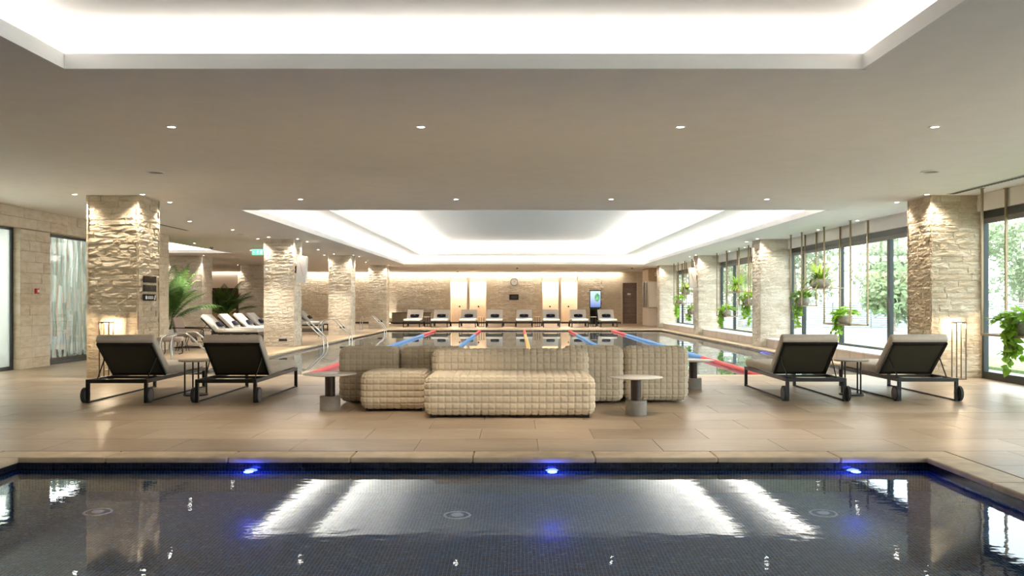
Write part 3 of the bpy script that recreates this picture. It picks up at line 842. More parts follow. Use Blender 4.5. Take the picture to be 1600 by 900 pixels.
def make_lounger(cushion='cushion'):
    e = empty('sun_lounger'); W = .76; L = 2.0; bm_ = M['black_metal']
    for s in (-1, 1):
        q = MB(); q.box(s*(W/2-.02)-.02, 0, .245, s*(W/2-.02)+.02, L, .29); q.build('side_rail', bm_, e, bevel=.003)
        for y in (0, L-.04):
            q = MB(); q.box(s*(W/2-.02)-.02, y, .0, s*(W/2-.02)+.02, y+.04, .245); q.build('leg', bm_, e, bevel=.003)
        q = MB(); q.box(s*(W/2-.02)-.012, .04, .004, s*(W/2-.02)+.012, L-.04, .02); q.build('skid', bm_, e)
        wh = empty_part = None
        q = MB(); q.cyl((s*(W/2+.018), .03, .096), .096, -.016, .016, 28, axis='x'); q.build('wheel', M['rubber'], e, bevel=.004)
        hub = [o for o in e.children if o.name.startswith('wheel')][-1]
        q = MB(); q.cyl((s*(W/2+.018), .03, .096), .074, -.018, .018, 24, axis='x'); q.build('wheel_disc', M['wheel_grey'], hub)
        q = MB(); q.bar((s*.31, .16, .28), (s*.33, .40, .54), .012); q.build('strut', M['chrome'] if False else bm_, e)
    q = MB(); q.box(-W/2+.04, 0, .245, W/2-.04, .04, .29); q.build('rear_rail', bm_, e)
    q = MB(); q.box(-W/2+.04, L-.04, .245, W/2-.04, L, .29); q.build('front_rail', bm_, e)
    q = MB(); q.box(-W/2+.04, .62, .25, W/2-.04, .65, .28); q.build('cross_rail', bm_, e)
    q = MB(); q.tube([(-.32, .30, .272), (-.2, .22, .268), (0, .2, .266), (.2, .22, .268), (.32, .30, .272)], .012); q.build('support_bow', bm_, e)
    p0 = Vector((0, .66, .300)); p1 = Vector((0, .22, .722)); d = (p1-p0); Lb = d.length; d.normalize(); n = Vector((0, -d.z*-1, 0)); n = Vector((0, d.z, -d.y)).normalized()
    X = Vector((1, 0, 0))
    def fm(c): 
        mm = Matrix((X, d, n)).transposed().to_4x4(); mm.translation = c; return mm
    q = MB(); mid = (p0+p1)/2
    for s in (-1, 1): q.obox(fm(mid + X*s*.335), .035, Lb, .03)
    q.obox(fm(p1 - d*.0175), .70, .035, .03); q.obox(fm(p0 + d*.0175), .70, .035, .03)
    bf = q.build('backrest_frame', bm_, e)
    q = MB(); q.obox(fm(mid), .64, Lb-.06, .012); q.build('sling', M['sling'], bf)
    q = MB(); q.obox(fm(p1 + d*.004 - n*.012), .1, .012, .018); q.build('pull_tab', bm_, bf)
    q = MB(); rbox(q, fm(p0 + d*((Lb+.07)/2 - .02) + n*(.016+.055)), W-.02, Lb+.07, .11, .035); q.build('back_cushion', M[cushion], e)
    q = MB(); rbox(q, Matrix.Translation((0, (.72+L)/2, .292+.055)), W-.03, L-.72, .11, .035); q.build('seat_cushion', M[cushion], e)
    return e
lproto = make_lounger(); lproto2 = make_lounger('pale_cushion')
used = set()
def lounger(x, y, rz, label, group, proto=None):
    proto = proto or lproto
    o = proto if proto.name not in used else copy_tree(proto)
    used.add(proto.name)
    o.location = (x, y, 0); o.rotation_euler = (0, 0, rz); tag(o, label, 'sun lounger', group); return o
lounger(-4.955, 10.60, 0, 'dark-framed sun lounger seen from behind, leftmost, in front of the left column lantern', 'loungers on the near deck')
lounger(-3.61, 10.62, 0, 'dark-framed sun lounger seen from behind, right-hand one of the left pair', 'loungers on the near deck')
lounger(3.77, 10.80, 0, 'dark-framed sun lounger seen from behind, left-hand one of the right pair', 'loungers on the near deck')
lounger(5.18, 10.80, 0, 'dark-framed sun lounger seen from behind, rightmost, beside the right column lantern', 'loungers on the near deck')
PIL = {}
def pillow(loc, rz, label, group, w=.44, h=.2, tilt=R(-52)):
    if 'm' not in PIL:
        q = MB(); nu, nv = 12, 8; vs = []; fs = []
        for side in (1, -1):
            for j in range(nv+1):
                for i in range(nu+1):
                    u, v = i/nu*2-1, j/nv*2-1
                    t = .05*((1-u**4)*(1-v**4))**.5
                    vs.append((u*.22*(1-.06*v*v), side*t, v*.1*(1-.05*u*u)))
        o = (nu+1)*(nv+1)
        for j in range(nv):
            for i in range(nu):
                a = j*(nu+1)+i; fs.append((a, a+1, a+nu+2, a+nu+1)); fs.append((o+a, o+a+nu+1, o+a+nu+2, o+a+1))
        q.add(vs, fs, True); PIL['m'] = q.mesh('pillow_body', M['navy_fabric'])
        q = MB(); q.cyl((0, .051, 0), .03, -.004, .004, 14, axis='y'); PIL['e'] = q.mesh('emblem', M['grey_plastic'])
    e = empty('bolster_pillow', loc, rz); tag(e, label, 'pillow', group)
    b = obj('pillow_body', PIL['m'], e, None, (tilt, 0, 0)); obj('emblem', PIL['e'], b)
    return e
fx8 = [-5.2, -3.84, -2.45, -1.13, .35, 1.70, 3.10, 4.52]
o8 = ['first', 'second', 'third', 'fourth', 'fifth', 'sixth', 'seventh', 'eighth']
for i, x in enumerate(fx8):
    a = R(180)
    lounger(x, 44.2, a, f'{o8[i]} pale lounger from the left in the row along the far wall', 'loungers along the far wall', lproto2).scale = (1.1, 1, 1.03)
    pillow((x, 43.52, .555), R(180), f'navy bolster on the {o8[i]} far lounger from the left', 'bolsters on the far loungers', tilt=R(46))
o4 = ['nearest', 'second', 'third', 'farthest']
for i, y in enumerate((26.9, 28.4, 29.9, 31.3)):
    lounger(-10.0, y, R(-90), f'{o4[i]} of the four pale loungers side by side behind the second left column', 'loungers in the left bay', lproto2)
    pillow((-9.32, y, .555), R(-90), f'navy pillow on the {o4[i]} lounger of the left bay row', 'pillows in the left bay', tilt=R(46))
for i, y in enumerate((36.0, 37.6, 39.4)):
    lounger(-10.2, y, R(-90), f'{["nearest", "middle", "farthest"][i]} of three loungers behind the ladders, beyond the second left column', 'loungers beyond the second left column', lproto2)
    pillow((-9.52, y, .555), R(-90), f'dark pillow on the {["nearest", "middle", "farthest"][i]} lounger beyond the second left column', 'pillows beyond the second column', tilt=R(46))
q = MB(); rbox(q, Matrix.Translation((0, 0, .06)), .5, .26, .12, .05); tw = q.build('folded_towel', M['pink_towel'], None, (-10.06, 36.0, .862)); tag(tw, 'folded pink towel on top of a dark lounger back', 'towel')
# ------------------------------------------------------------------ side tables
def wire_table(name, x, y, h, r, label, group, n=4):
    e = empty(name, (x, y, 0)); tag(e, label, 'side table', group)
    q = MB(); q.cyl((0, 0, 0), r, h-.018, h, 40); q.build('table_top', M['bronze_top'], e, bevel=.003)
    q = MB(); q.cyl((0, 0, 0), r*.72, 0, .018, 32); q.build('base', M['black_metal'], e)
    for k in range(n):
        a = R(-55+ k*360/n); c = (r*.64*math.cos(a), r*.64*math.sin(a))
        q = MB(); q.cyl((c[0], c[1], 0), .011, .018, h-.018, 10); q.build('leg', M['black_metal'], e)
wire_table('side_table', -4.31, 11.5, .475, .22, 'small round wire-legged table between the left pair of loungers', 'round side tables')
wire_table('side_table', 4.50, 11.55, .475, .22, 'small round wire-legged table between the right pair of loungers', 'round side tables')
for i, x in enumerate((-4.5, -1.79, 1.02, 3.81)):
    e = empty('side_table', (x, 43.0, 0)); tag(e, f'{nth[i]} of the four slim wire tables between the far loungers', 'side table', 'side tables along the far wall')
    q = MB(); q.box(-.17, -.17, .49, .17, .17, .51); q.build('table_top', M['light_wood'], e)
    q = MB(); q.box(-.15, -.15, 0, .15, .15, .02); q.build('base', M['black_metal'], e)
    for sx in (-.12, 0, .12):
        q = MB(); q.box(sx-.012, -.012, .02, sx+.012, .012, .49); q.build('leg', M['black_metal'], e)
def pedestal(x, y, label, r):
    e = empty('pedestal_table', (x, y, 0)); tag(e, label, 'side table', 'pedestal tables around the sofas')
    q = MB(); q.lathe([(0, .398), (r*.8, .402), (r, .414), (r, .42), (0, .42)], 48); q.build('table_top', M['table_top'], e)
    q = MB(); q.cyl((0, 0, 0), .058, .155, .405, 28); q.build('stem', M['dark_wood'], e)
    q = MB(); q.cyl((0, 0, 0), .118, 0, .16, 36); q.build('base', M['concrete'], e, bevel=.005)
pedestal(-2.17, 9.95, 'round pedestal table left of the quilted sofas, by the ottoman', .31)
pedestal(1.32, 9.52, 'round pedestal table in front of the right-hand quilted sofa backs', .295)
pedestal(2.52, 12.28, 'round pedestal table partly hidden behind the rightmost sofa back', .30)
# ------------------------------------------------------------------ quilted sofas
def quilt(mb, x0, x1, y0, y1, z0, z1, r=.10, cell=.076, sub=8, A=.014):
    mn = (x0, y0, z0); mx = (x1, y1, z1); nn = [max(1, round((b-a)/cell)) for a, b in zip(mn, mx)]
    def samp(ax):
        n = nn[ax]; k = n*sub
        return [(mn[ax] + (mx[ax]-mn[ax])*i/k, i/sub) for i in range(k+1)]
    S = [samp(0), samp(1), samp(2)]
    def seam(u): return 1 - abs(math.sin(math.pi*u))**.26
    for ax in range(3):
        u, v = (ax+1) % 3, (ax+2) % 3
        for sg in (0, 1):
            if ax == 2 and sg == 0: pass
            vs = []; fs = []; U, V = S[u], S[v]
            for (pu, iu) in U:
                for (pv, iv) in V:
                    p = [0, 0, 0]; p[ax] = mx[ax] if sg else mn[ax]; p[u] = pu; p[v] = pv
                    q = [max(a+r, min(b-r, c)) for c, a, b in zip(p, mn, mx)]
                    d = Vector(p) - Vector(q); d.normalize()
                    wu = 1.0 if u == 2 or (ax == 2) else .8; wv = 1.0 if v == 2 else .8
                    if ax == 2: wu = .8; wv = .8
                    s = max(seam(iu)*wu, seam(iv)*wv)
                    vs.append(Vector(q) + d*(r - A*s))
            m = len(V)
            for i in range(len(U)-1):
                for j in range(m-1):
                    f = (i*m+j, (i+1)*m+j, (i+1)*m+j+1, i*m+j+1)
                    fs.append(f if sg else f[::-1])
            mb.add(vs, fs, True)
    return mb
def sofa(name, label, seat, back, group='quilted sofa modules'):
    b = seat or back; cx, cy = (b[0]+b[1])/2, (b[2]+b[3])/2
    e = empty(name, (cx, cy, 0)); tag(e, label, 'sofa' if back else 'ottoman', group)
    for nm, s in (('seat', seat), ('backrest', back)):
        if not s: continue
        q = MB(); quilt(q, s[0]-cx, s[1]-cx, s[2]-cy, s[3]-cy, s[4], s[5]); q.build(nm, M['sofa_fabric'], e)
    q = MB(); w, d = (b[1]-b[0])/2-.1, (b[3]-b[2])/2-.1
    for sx in (-1, 1):
        for sy in (-1, 1): q = MB(); q.box(sx*w-.03, sy*d-.03, 0, sx*w+.03, sy*d+.03, .05); q.build('foot', M['black_metal'], e)
sofa('quilted_sofa', 'wide quilted sofa in the front middle, seat towards the camera', (-1.01, .85, 9.2, 10.02, .02, .46), (-1.0, .84, 9.95, 10.32, .3, .70))
sofa('quilted_ottoman', 'low quilted ottoman to the left of the wide front sofa', (-1.80, -1.02, 9.75, 10.46, .02, .455), None)
sofa('quilted_sofa', 'leftmost quilted sofa seen from behind, beside the left pedestal table', (-2.20, -1.46, 10.86, 11.55, .02, .43), (-2.20, -1.455, 10.5, 10.88, .02, .70))
sofa('quilted_sofa', 'quilted sofa seen from behind, its top showing behind the ottoman', (-1.44, -.64, 10.86, 11.55, .02, .43), (-1.445, -.64, 10.55, 10.88, .02, .70))
sofa('quilted_sofa', 'quilted sofa seen from behind, between the wide front sofa and the rightmost one', (.57, 1.31, 10.86, 11.55, .02, .43), (.565, 1.315, 10.5, 10.88, .02, .71))
sofa('quilted_sofa', 'rightmost quilted sofa seen from behind, right of a narrow dark gap', (1.33, 2.13, 10.95, 11.62, .02, .43), (1.33, 2.135, 10.6, 10.97, .02, .70))
# ------------------------------------------------------------------ lanterns on the floor at the columns
def lantern(x, y, label):
    e = empty('floor_lantern', (x, y, 0)); tag(e, label, 'lantern', 'floor lanterns'); w = .075; h = .91
    mt = M['lantern_bronze']
    for sx in (-1, 1):
        for sy in (-1, 1):
            q = MB(); q.box(sx*w-.007, sy*w-.007, .012, sx*w+.007, sy*w+.007, h); q.build('post', mt, e)
    q = MB(); q.box(-w-.007, -w-.007, 0, w+.007, w+.007, .014); q.build('base', mt, e)
    c = MB(); c.box(-w-.008, -w-.008, h, w+.008, w+.008, h+.016); cap = c.build('cap', mt, e)
    q = MB(); q.cyl((0, 0, 0), .035, h-.012, h-.001, 16); q.build('lamp_disc', M['led_warm'], e)
    ld = bpy.data.lights.new('lantern_lamp', 'POINT'); ld.energy = 12; ld.color = (1, .80, .55); ld.shadow_soft_size = .02
    lo = bpy.data.objects.new('lantern_lamp', ld); COL.objects.link(lo); lo.parent = e; lo.location = (0, 0, h-.045)
lantern(-6.63, 13.84, 'slim bronze lantern glowing against the nearest left column')
lantern(7.13, 13.84, 'slim bronze lantern glowing against the nearest right column')
# ------------------------------------------------------------------ pool equipment
def lane_rope(x, label, colors):
    e = empty('lane_rope', (x, 26.8, -.06)); tag(e, label, 'lane rope', 'floating lane ropes')
    y0, y1 = 14.8, 38.75
    q = MB(); q.tube([(0, y0-26.8-.05, 0), (0, y1-26.8+.05, 0)], .006, 6); q.build('cable', M['chrome'], e)
    for nm, mt, a, b in colors:
        q = MB(); y = a
        while y < b:
            r = .062
            q.lathe([(0, 0), (r*.75, .0), (r, .02), (r, .06), (r*.75, .08), (0, .08)], 10)
            k = 60
            for i in range(len(q.v)-k, len(q.v)):
                v = q.v[i]; q.v[i] = (v[0], y-26.8+v[2], v[1])
            y += .1
        tag(q.build(nm, M[mt], e), kind='stuff')
plain('float_red', (.70, .07, .08), .4); plain('float_blue', (.10, .30, .66), .4); plain('float_yellow', (.80, .52, .16), .4)
lx = [-3.70, -1.68, .32, 2.35, 4.30]
for i, x in enumerate(lx):
    mid = 'float_yellow' if i == 2 else 'float_blue'
    lane_rope(x, f'{["leftmost", "second", "middle yellow", "fourth", "rightmost"][i]} floating lane rope' + (' from the left' if i in (1, 3) else '') + ' across the lap pool',
              [('red_floats', 'float_red', 14.9, 19.9), ('mid_floats', mid, 19.9, 33.7), ('end_floats', 'float_red', 33.7, 38.7)])
def ladder(y, label):
    e = empty('pool_handrails', (P2[0], y, 0)); tag(e, label, 'pool ladder', 'pool ladders on the left edge')
    for s in (-.26, .26):
        pts = [(-.98, s, 0), (-.98, s, .45), (-.95, s, .56), (-.85, s, .62), (-.62, s, .66), (-.52, s, .66), (-.45, s, .62), (.02, s, .18), (.06, s, .08), (.06, s, -.9)]
        q = MB(); q.tube(pts, .021, 10); q.build('handrail', M['chrome'], e)
        q = MB(); q.cyl((-.98, s, 0), .045, 0, .015, 16); q.build('base_flange', M['chrome'], e)
    for z in (-.3, -.55, -.8):
        q = MB(); q.box(.03, -.25, z-.012, .09, .25, z+.012); q.build('step', M['chrome'], e)
for y, l in ((16.7, 'nearest steel ladder handrails, above the left wire-legged table'), (25.9, 'second steel ladder handrails, just right of the second left column'), (29.8, 'third steel ladder handrails, in front of the third left column'), (37.6, 'farthest steel ladder handrails, by the farthest left column')):
    ladder(y, l)
def blue_lamp(x, y, z, nx, ny, label, power):
    e = empty('underwater_lamp', (x, y, z), math.atan2(ny, nx)); tag(e, label, 'pool light', 'underwater blue lamps')
    q = MB(); q.cyl((0, 0, 0), .05, .0, .014, 20, axis='x'); q.build('lens', M['led_blue'], e)
    q = MB(); q.lathe([(.05, 0), (.052, .018), (.068, .012), (.07, 0)], 24); o = q.build('bezel', M['chrome'], e); o.rotation_euler = (0, R(90), 0)
    ld = bpy.data.lights.new('underwater_glow', 'POINT'); ld.energy = power; ld.color = (.03, .06, 1); ld.shadow_soft_size = .04
    lo = bpy.data.objects.new('underwater_glow', ld); COL.objects.link(lo); lo.parent = e; lo.location = (.08, 0, 0)
for x, l in ((-2.14, 'left'), (.28, 'middle'), (2.70, 'right')): blue_lamp(x, P1[3]+.024, -.155, 0, -1, f'{l} glowing blue lamp in the far wall of the front pool', 3)
blue_lamp(P2[0]-.028, 19.4, -.2, 1, 0, 'blue lamp in the left wall of the lap pool, behind the left loungers', 4)
blue_lamp(P2[1]+.028, 22.6, -.2, -1, 0, 'blue lamp in the right wall of the lap pool, left of the right loungers', 4)
for x, y, l in ((-3.08, 6.3, 'left'), (-.44, 6.3, 'middle'), (2.25, 6.3, 'right')):
    e = empty('pool_inlet', (x, y, -.95)); tag(e, f'{l} round pale floor inlet under the front pool water', 'pool inlet', 'floor inlets of the front pool')
    q = MB(); q.lathe([(.085, 0), (.085, .012), (.1, .012), (.104, 0)], 28); q.build('ring', M['white_enamel'], e)
    q = MB(); q.cyl((0, 0, 0), .045, 0, .02, 20); q.build('cap', M['white_enamel'], e)
# ------------------------------------------------------------------ things on walls and columns
def plaque(z, label, marks):
    e = empty('wall_plaque', (-6.205, 14.475, z)); tag(e, label, 'sign', 'plaques on the left column')
    q = MB(); q.box(0, -.25, -.055, .012, .25, .055); q.build('plate', M['black_gloss'], e)
    if marks:
        q = MB(); q.cyl((.0125, -.15, 0), .032, 0, .001, 14, axis='x')
        for zz in (.018, 0, -.018): q.box(.012, -.09, zz-.004, .0135, .12, zz+.004)
        q.bar((.0128, .17, -.04), (.0128, .2, .04), .02, .002); q.build('print', M['white_print'], e)
plaque(1.63, 'top glossy black plaque on the side of the nearest left column', False)
plaque(1.48, 'middle glossy black plaque on the side of the nearest left column', False)
plaque(1.325, 'bottom black plaque with white marks on the nearest left column', True)
e = empty('fire_alarm', (XL+.005, 16.3, 1.457)); tag(e, 'small red fire alarm button on the left stone wall', 'alarm')
q = MB(); q.box(0, -.05, -.05, .04, .05, .05); q.build('box', M['red_plastic'], e, bevel=.006)
q = MB(); q.box(.04, -.02, -.025, .044, .045, .025); q.build('button_plate', M['white_enamel'], e)
def rounded_panel(mb, w, h, t, r, n=6):
    pts = []
    for cx, cz, a0 in ((w/2-r, h/2-r, 0), (-w/2+r, h/2-r, 90), (-w/2+r, -h/2+r, 180), (w/2-r, -h/2+r, 270)):
        for k in range(n+1):
            a = R(a0 + 90*k/n); pts.append((cx+r*math.cos(a), cz+r*math.sin(a)))
    m = len(pts)
    vs = [(x, -t/2, z) for x, z in pts] + [(x, t/2, z) for x, z in pts]
    fs = [tuple(range(m)), tuple(reversed(range(m, 2*m)))] + [(k, k+m, (k+1) % m + m, (k+1) % m) for k in range(m)]
    return mb.add(vs, fs)
def board(x, y, side, label, mat, stripe):
    e = empty('wall_speaker', (x, y, 2.16), 0); tag(e, label, 'speaker', 'rounded panels on the columns')
    q = MB(); rounded_panel(q, .27, .76, .16, .05); b = q.build('body', M[mat], e, None, (R(5), R(side*4), 0), bevel=.01)
    q = MB(); q.bar((-.05, -.083, .2), (.06, -.083, -.18), .02, .004); q.build('stripe', M['red_plastic' if stripe else 'beige_enamel'], b)
    q = MB(); q.box(-side*.25 if side > 0 else .1, .02, -.1, -.1 if side > 0 else .25, .06, .1); q.build('bracket', M['dark_wood'], e)
board(-6.02, 24.0, 1, 'white rounded panel with a thin red stripe on the second left column', 'white_enamel', True)
board(6.6, 32.3, -1, 'beige rounded panel on the third right column', 'beige_enamel', False)
for k, (y, z) in enumerate(((23.9, .19), (32.1, .3), (40.8, .33))):
    q = MB(); q.box(-.115, -.012, -.035, .115, 0, .035); o = q.build('socket_plate', M['black_print'], None, (-6.52, y-.012, z))
    tag(o, f'small black socket plate low on the {["second", "third", "farthest"][k]} left column', 'socket', 'socket plates')
# clock
e = empty('wall_clock', (fx(803.5), FY-.03, fz(440.5))); tag(e, 'round white wall clock on the far stone wall', 'clock')
q = MB(); q.cyl((0, 0, 0), .19, 0, .04, 40, axis='y'); q.build('face', M['white_enamel'], e)
q = MB(); q.lathe([(.19, .0), (.19, -.04), (.215, -.05), (.225, .0)], 40); o = q.build('rim', M['grey_plastic'], e, (0, .02, 0)); o.rotation_euler = (R(-90), 0, 0)
q = MB(); q.bar((0, -.004, 0), (.1, -.004, .06), .016, .004); q.build('hour_hand', M['black_print'], e)
q = MB(); q.bar((0, -.006, 0), (-.06, -.006, .13), .012, .004); q.build('minute_hand', M['black_print'], e)
q = MB(); q.cyl((0, -.008, 0), .02, 0, .008, 12, axis='y'); q.build('pivot', M['black_print'], e)
q = MB()
for k in range(12):
    a = R(30*k); q.bar((.15*math.sin(a), -.003, .15*math.cos(a)), (.175*math.sin(a), -.003, .175*math.cos(a)), .012, .003)
q.build('hour_marks', M['black_print'], e)
e = empty('wall_sign', (fx(803), FY-.03, fz(464.3))); tag(e, 'small black sign with faint lettering under the wall clock', 'sign')
q = MB(); q.box(-.27, 0, -.16, .27, .03, .16); q.build('plate', M['black_print'], e)
q = MB()
for z, a, b in ((.06, -.14, .2), (.0, -.16, .18), (-.05, -.1, .16)): q.box(a, -.003, z-.008, b, 0, z+.008)
q.build('lettering', M['grey_plastic'], e)
# digital signage totem
e = empty('display_totem', (fx(930)*.985, 48.7, 0)); tag(e, 'black upright display totem with a bright plant picture, by the far wall', 'display')
q = MB(); q.box(-.31, -.02, 0, .22, .12, .95); q.build('stand', M['black_gloss'], e)
q = MB(); q.box(-.34, -.06, .9, .32, .0, 1.92); sc_ = q.build('screen_housing', M['black_gloss'], e)
t = NT('screen_picture'); tc = t.node('ShaderNodeTexCoord').outputs['Object']
sp = t.node('ShaderNodeSeparateXYZ'); t.link(tc, sp.inputs[0])
n = t.noise(tc, 6, 4)
gx = t.math('SUBTRACT', 1.0, t.math('MULTIPLY', t.math('ABSOLUTE', t.math('SUBTRACT', sp.outputs[0], .1)), 4.0), True)
gz = t.math('SUBTRACT', 1.0, t.math('MULTIPLY', t.math('ABSOLUTE', t.math('SUBTRACT', sp.outputs[2], 1.5)), 2.6), True)
mask = t.math('GREATER_THAN', t.math('MULTIPLY', t.math('MULTIPLY', gx, gz), t.math('MULTIPLY', n, 2.0)), .32)
base = t.ramp(t.math('MULTIPLY', t.math('SUBTRACT', sp.outputs[2], .95), 1.1), [(0, (.12, .22, .55)), (.25, (.35, .45, .8)), (.6, (.6, .75, .95)), (1, (.65, .85, .95))])
green = t.ramp(n, [(.35, (.02, .2, .12)), (.65, (.35, .8, .35))])
t.set(color=(0, 0, 0), emit=t.mix(mask, base, green), emit_s=.9, rough=.3)
q = MB(); q.box(-.30, -.064, .95, .28, -.061, 1.87); q.build('screen', t.m, sc_)
q = MB(); q.box(-.45, -.2, 0, .36, .25, .02); q.build('base_plate', M['black_gloss'], e)
# low olive cabinet by the far wall
e = empty('low_cabinet', (-6.0, 48.9, 0)); tag(e, 'low olive-grey cabinet behind the two leftmost far loungers', 'cabinet')
q = MB(); q.box(-1.1, -.25, .08, 1.1, .5, .62); q.build('body', M['olive_panel'], e)
q = MB(); q.box(-1.12, -.27, .62, 1.12, .5, .65); q.build('top', M['dark_wood'], e)
q = MB(); q.box(-1.05, -.2, 0, 1.05, .45, .08); q.build('plinth', M['black_print'], e)
for k in range(4):
    q = MB(); q.box(-1.08+.545*k, -.268, .1, -1.08+.545*k+.53, -.25, .6); q.build('door', M['olive_panel'], e)
e = empty('floor_uplight', (-7.3, 48.95, 0)); tag(e, 'bright floor uplight at the foot of the far stone wall', 'light')
q = MB(); q.cyl((0, 0, 0), .09, 0, .04, 20); q.build('housing', M['black_metal'], e)
q = MB(); q.cyl((0, 0, 0), .07, .04, .045, 20); q.build('lens', M['led_warm'], e)
ld = bpy.data.lights.new('uplight_lamp', 'SPOT'); ld.energy = 60; ld.color = WARM; ld.spot_size = R(110); ld.shadow_soft_size = .05
lo = bpy.data.objects.new('uplight_lamp', ld); COL.objects.link(lo); lo.parent = e; lo.location = (0, 0, .06); lo.rotation_euler = (R(165), 0, 0)
# ------------------------------------------------------------------ lounge chair group in the left bay
def lounge_chair(x, y, rz, label):
    e = empty('lounge_chair', (x, y, 0), rz); tag(e, label, 'armchair')      # local +y = forward
    q = MB(); rbox(q, Matrix.Translation((0, .1, .36)) @ Matrix.Rotation(R(4), 4, 'X'), .62, .75, .12, .04); q.build('seat', M['taupe_fabric'], e)
    q = MB(); rbox(q, Matrix.Translation((0, -.33, .60)) @ Matrix.Rotation(R(14), 4, 'X'), .62, .1, .46, .04); q.build('backrest', M['taupe_fabric'], e)
    for s in (-1, 1):
        q = MB(); q.tube([(s*.34, -.36, .55), (s*.34, .1, .54), (s*.34, .44, .52), (s*.34, .48, .48), (s*.34, .5, .05), (s*.34, .46, .015), (s*.34, -.3, .015)], .014, 8); q.build('arm', M['black_metal'], e)
    q = MB(); q.tube([(-.34, -.3, .015), (.34, -.3, .015)], .014); q.build('base_bar', M['black_metal'], e)
    return e
lounge_chair(-8.95, 23.5, R(-90), 'taupe upholstered lounge chair with sled legs in front of the first palm')
e = empty('footstool', (-8.25, 20.5, 0), R(10)); tag(e, 'taupe footstool on curved sled legs beside the nearest ladder', 'stool')
q = MB(); rbox(q, Matrix.Translation((0, 0, .36)), .5, .42, .11, .045); q.build('seat', M['taupe_fabric'], e)
for s in (-1, 1):
    q = MB(); q.tube([(s*.2, -.16, .31), (s*.2, .14, .31), (s*.2, .18, .27), (s*.2, .2, .05), (s*.2, .16, .015), (s*.2, -.18, .015)], .012, 8); q.build('leg', M['black_metal'], e)
e = empty('wire_stool', (-8.55, 21.9, 0)); tag(e, 'low black wire table between footstool and lounge chair', 'side table')
q = MB(); q.cyl((0, 0, 0), .19, .36, .375, 24); q.build('table_top', M['black_metal'], e)
for k in range(10):
    a = R(36*k); q = MB(); q.tube([(.17*math.cos(a), .17*math.sin(a), .36), (.12*math.cos(a+.25), .12*math.sin(a+.25), .18), (.17*math.cos(a), .17*math.sin(a), .0)], .006, 6); q.build('wire', M['black_metal'], e)
# ------------------------------------------------------------------ plants
def add_leaf(mb, p, d, n, L, W, bend=.2, mat=None):
    """pointed leaf from p along d, facing n"""
    d = d.normalized(); s = d.cross(n)
    if s.length < 1e-4: s = d.orthogonal()
    s.normalize(); n = s.cross(d).normalized()
    P = lambda a, b, c: p + d*(a*L) + s*(b*W) + n*(c*L)
    vs = [P(0,0,0), P(.22,-.46,.05), P(.22,0,-.02), P(.22,.46,.05), P(.55,-.38,.03-bend*.3), P(.55,0,-.03-bend*.3), P(.55,.38,.03-bend*.3), P(1,0,-bend)]
    mb.add(vs, [(0,2,1),(0,3,2),(1,2,5,4),(2,3,6,5),(4,5,7),(5,6,7)], True)
def rv(r): return Vector((r.gauss(0, 1), r.gauss(0, 1), r.gauss(0, 1))).normalized()
def pot_mesh(mb, r, h):
    mb.lathe([(0, 0), (r*.62, 0), (r*.92, h*.3), (r, h*.6), (r*.86, h*.95), (r*.80, h), (r*.72, h*.93), (0, h*.9)], 24)
def pothos(loc, label, seed, leaf=.07, vines=5, drop=.5, single=False, pr=.15, ph=.2, nleaf=60, spread=1.0, droop_dir=(0, -.3)):
    r = random.Random(seed); e = empty('trailing_pothos', loc); tag(e, label, 'plant', 'trailing plants on the hanging frames')
    q = MB(); pot_mesh(q, pr, ph); pt = q.build('pot', M['pot_stone'], e)
    q = MB(); q.cyl((0, 0, 0), pr*.74, ph*.85, ph*.93, 20); q.build('soil', M['soil'], e)
    top = Vector((0, 0, ph)); spots = []; vin = MB()
    for k in range(nleaf):
        d = rv(r); d.z = abs(d.z)*.8 + .05; c = top + Vector((d.x*pr*1.25*spread, d.y*pr*1.25*spread, d.z*pr*1.1))
        spots.append((c, Vector((d.x, d.y, r.uniform(-.5, .6))), Vector((d.x*.4, d.y*.4, 1))))
    for v in range(vines):
        a = r.uniform(0, 6.28) if v else math.atan2(droop_dir[1], droop_dir[0]); a = math.atan2(droop_dir[1], droop_dir[0]) + r.uniform(-.9, .9)
        out = pr*r.uniform(1.0, 1.4); L = drop*r.uniform(.45, 1.0); pts = [top*.9]; dx, dy = math.cos(a), math.sin(a)
        pts.append(Vector((dx*out*.7, dy*out*.7, ph*1.08))); pts.append(Vector((dx*out, dy*out, ph*.75)))
        n = max(4, int(L/.06))
        for i in range(n): pts.append(Vector((dx*out + r.uniform(-.02, .02)+.05*math.sin(i*.5+v), dy*out + r.uniform(-.02, .02), ph*.75 - L*(i+1)/n)))
        vin.tube(pts, .004, 5)
        for p in pts[1:]:
            for _ in range(2):
                d = rv(r); d.z -= .5; spots.append((p, d, rv(r)+Vector((dx, dy, .6))))
    vin.build('vine', M['leaf_pothos'], e)
    if single:
        q = MB(); add_leaf(q, Vector((0, 0, 0)), Vector((0, 1, 0)), Vector((0, 0, 1)), 1, 1); lm = q.mesh('leaf', M['leaf_pothos'])
        for (p, d, n) in spots:
            d = d.normalized(); s = d.cross(n); s.normalize(); n2 = s.cross(d)
            o = obj('leaf', lm, e); k = leaf*r.uniform(.7, 1.25)
            o.matrix_local = Matrix.Translation(p) @ Matrix((s, d, n2)).transposed().to_4x4() @ Matrix.Diagonal((k*.85, k, k, 1))
    else:
        q = MB()
        for (p, d, n) in spots: k = leaf*r.uniform(.7, 1.25); add_leaf(q, p, d, n, k, k*.85)
        tag(q.build('leaves', M['leaf_pothos'], e), kind='stuff')
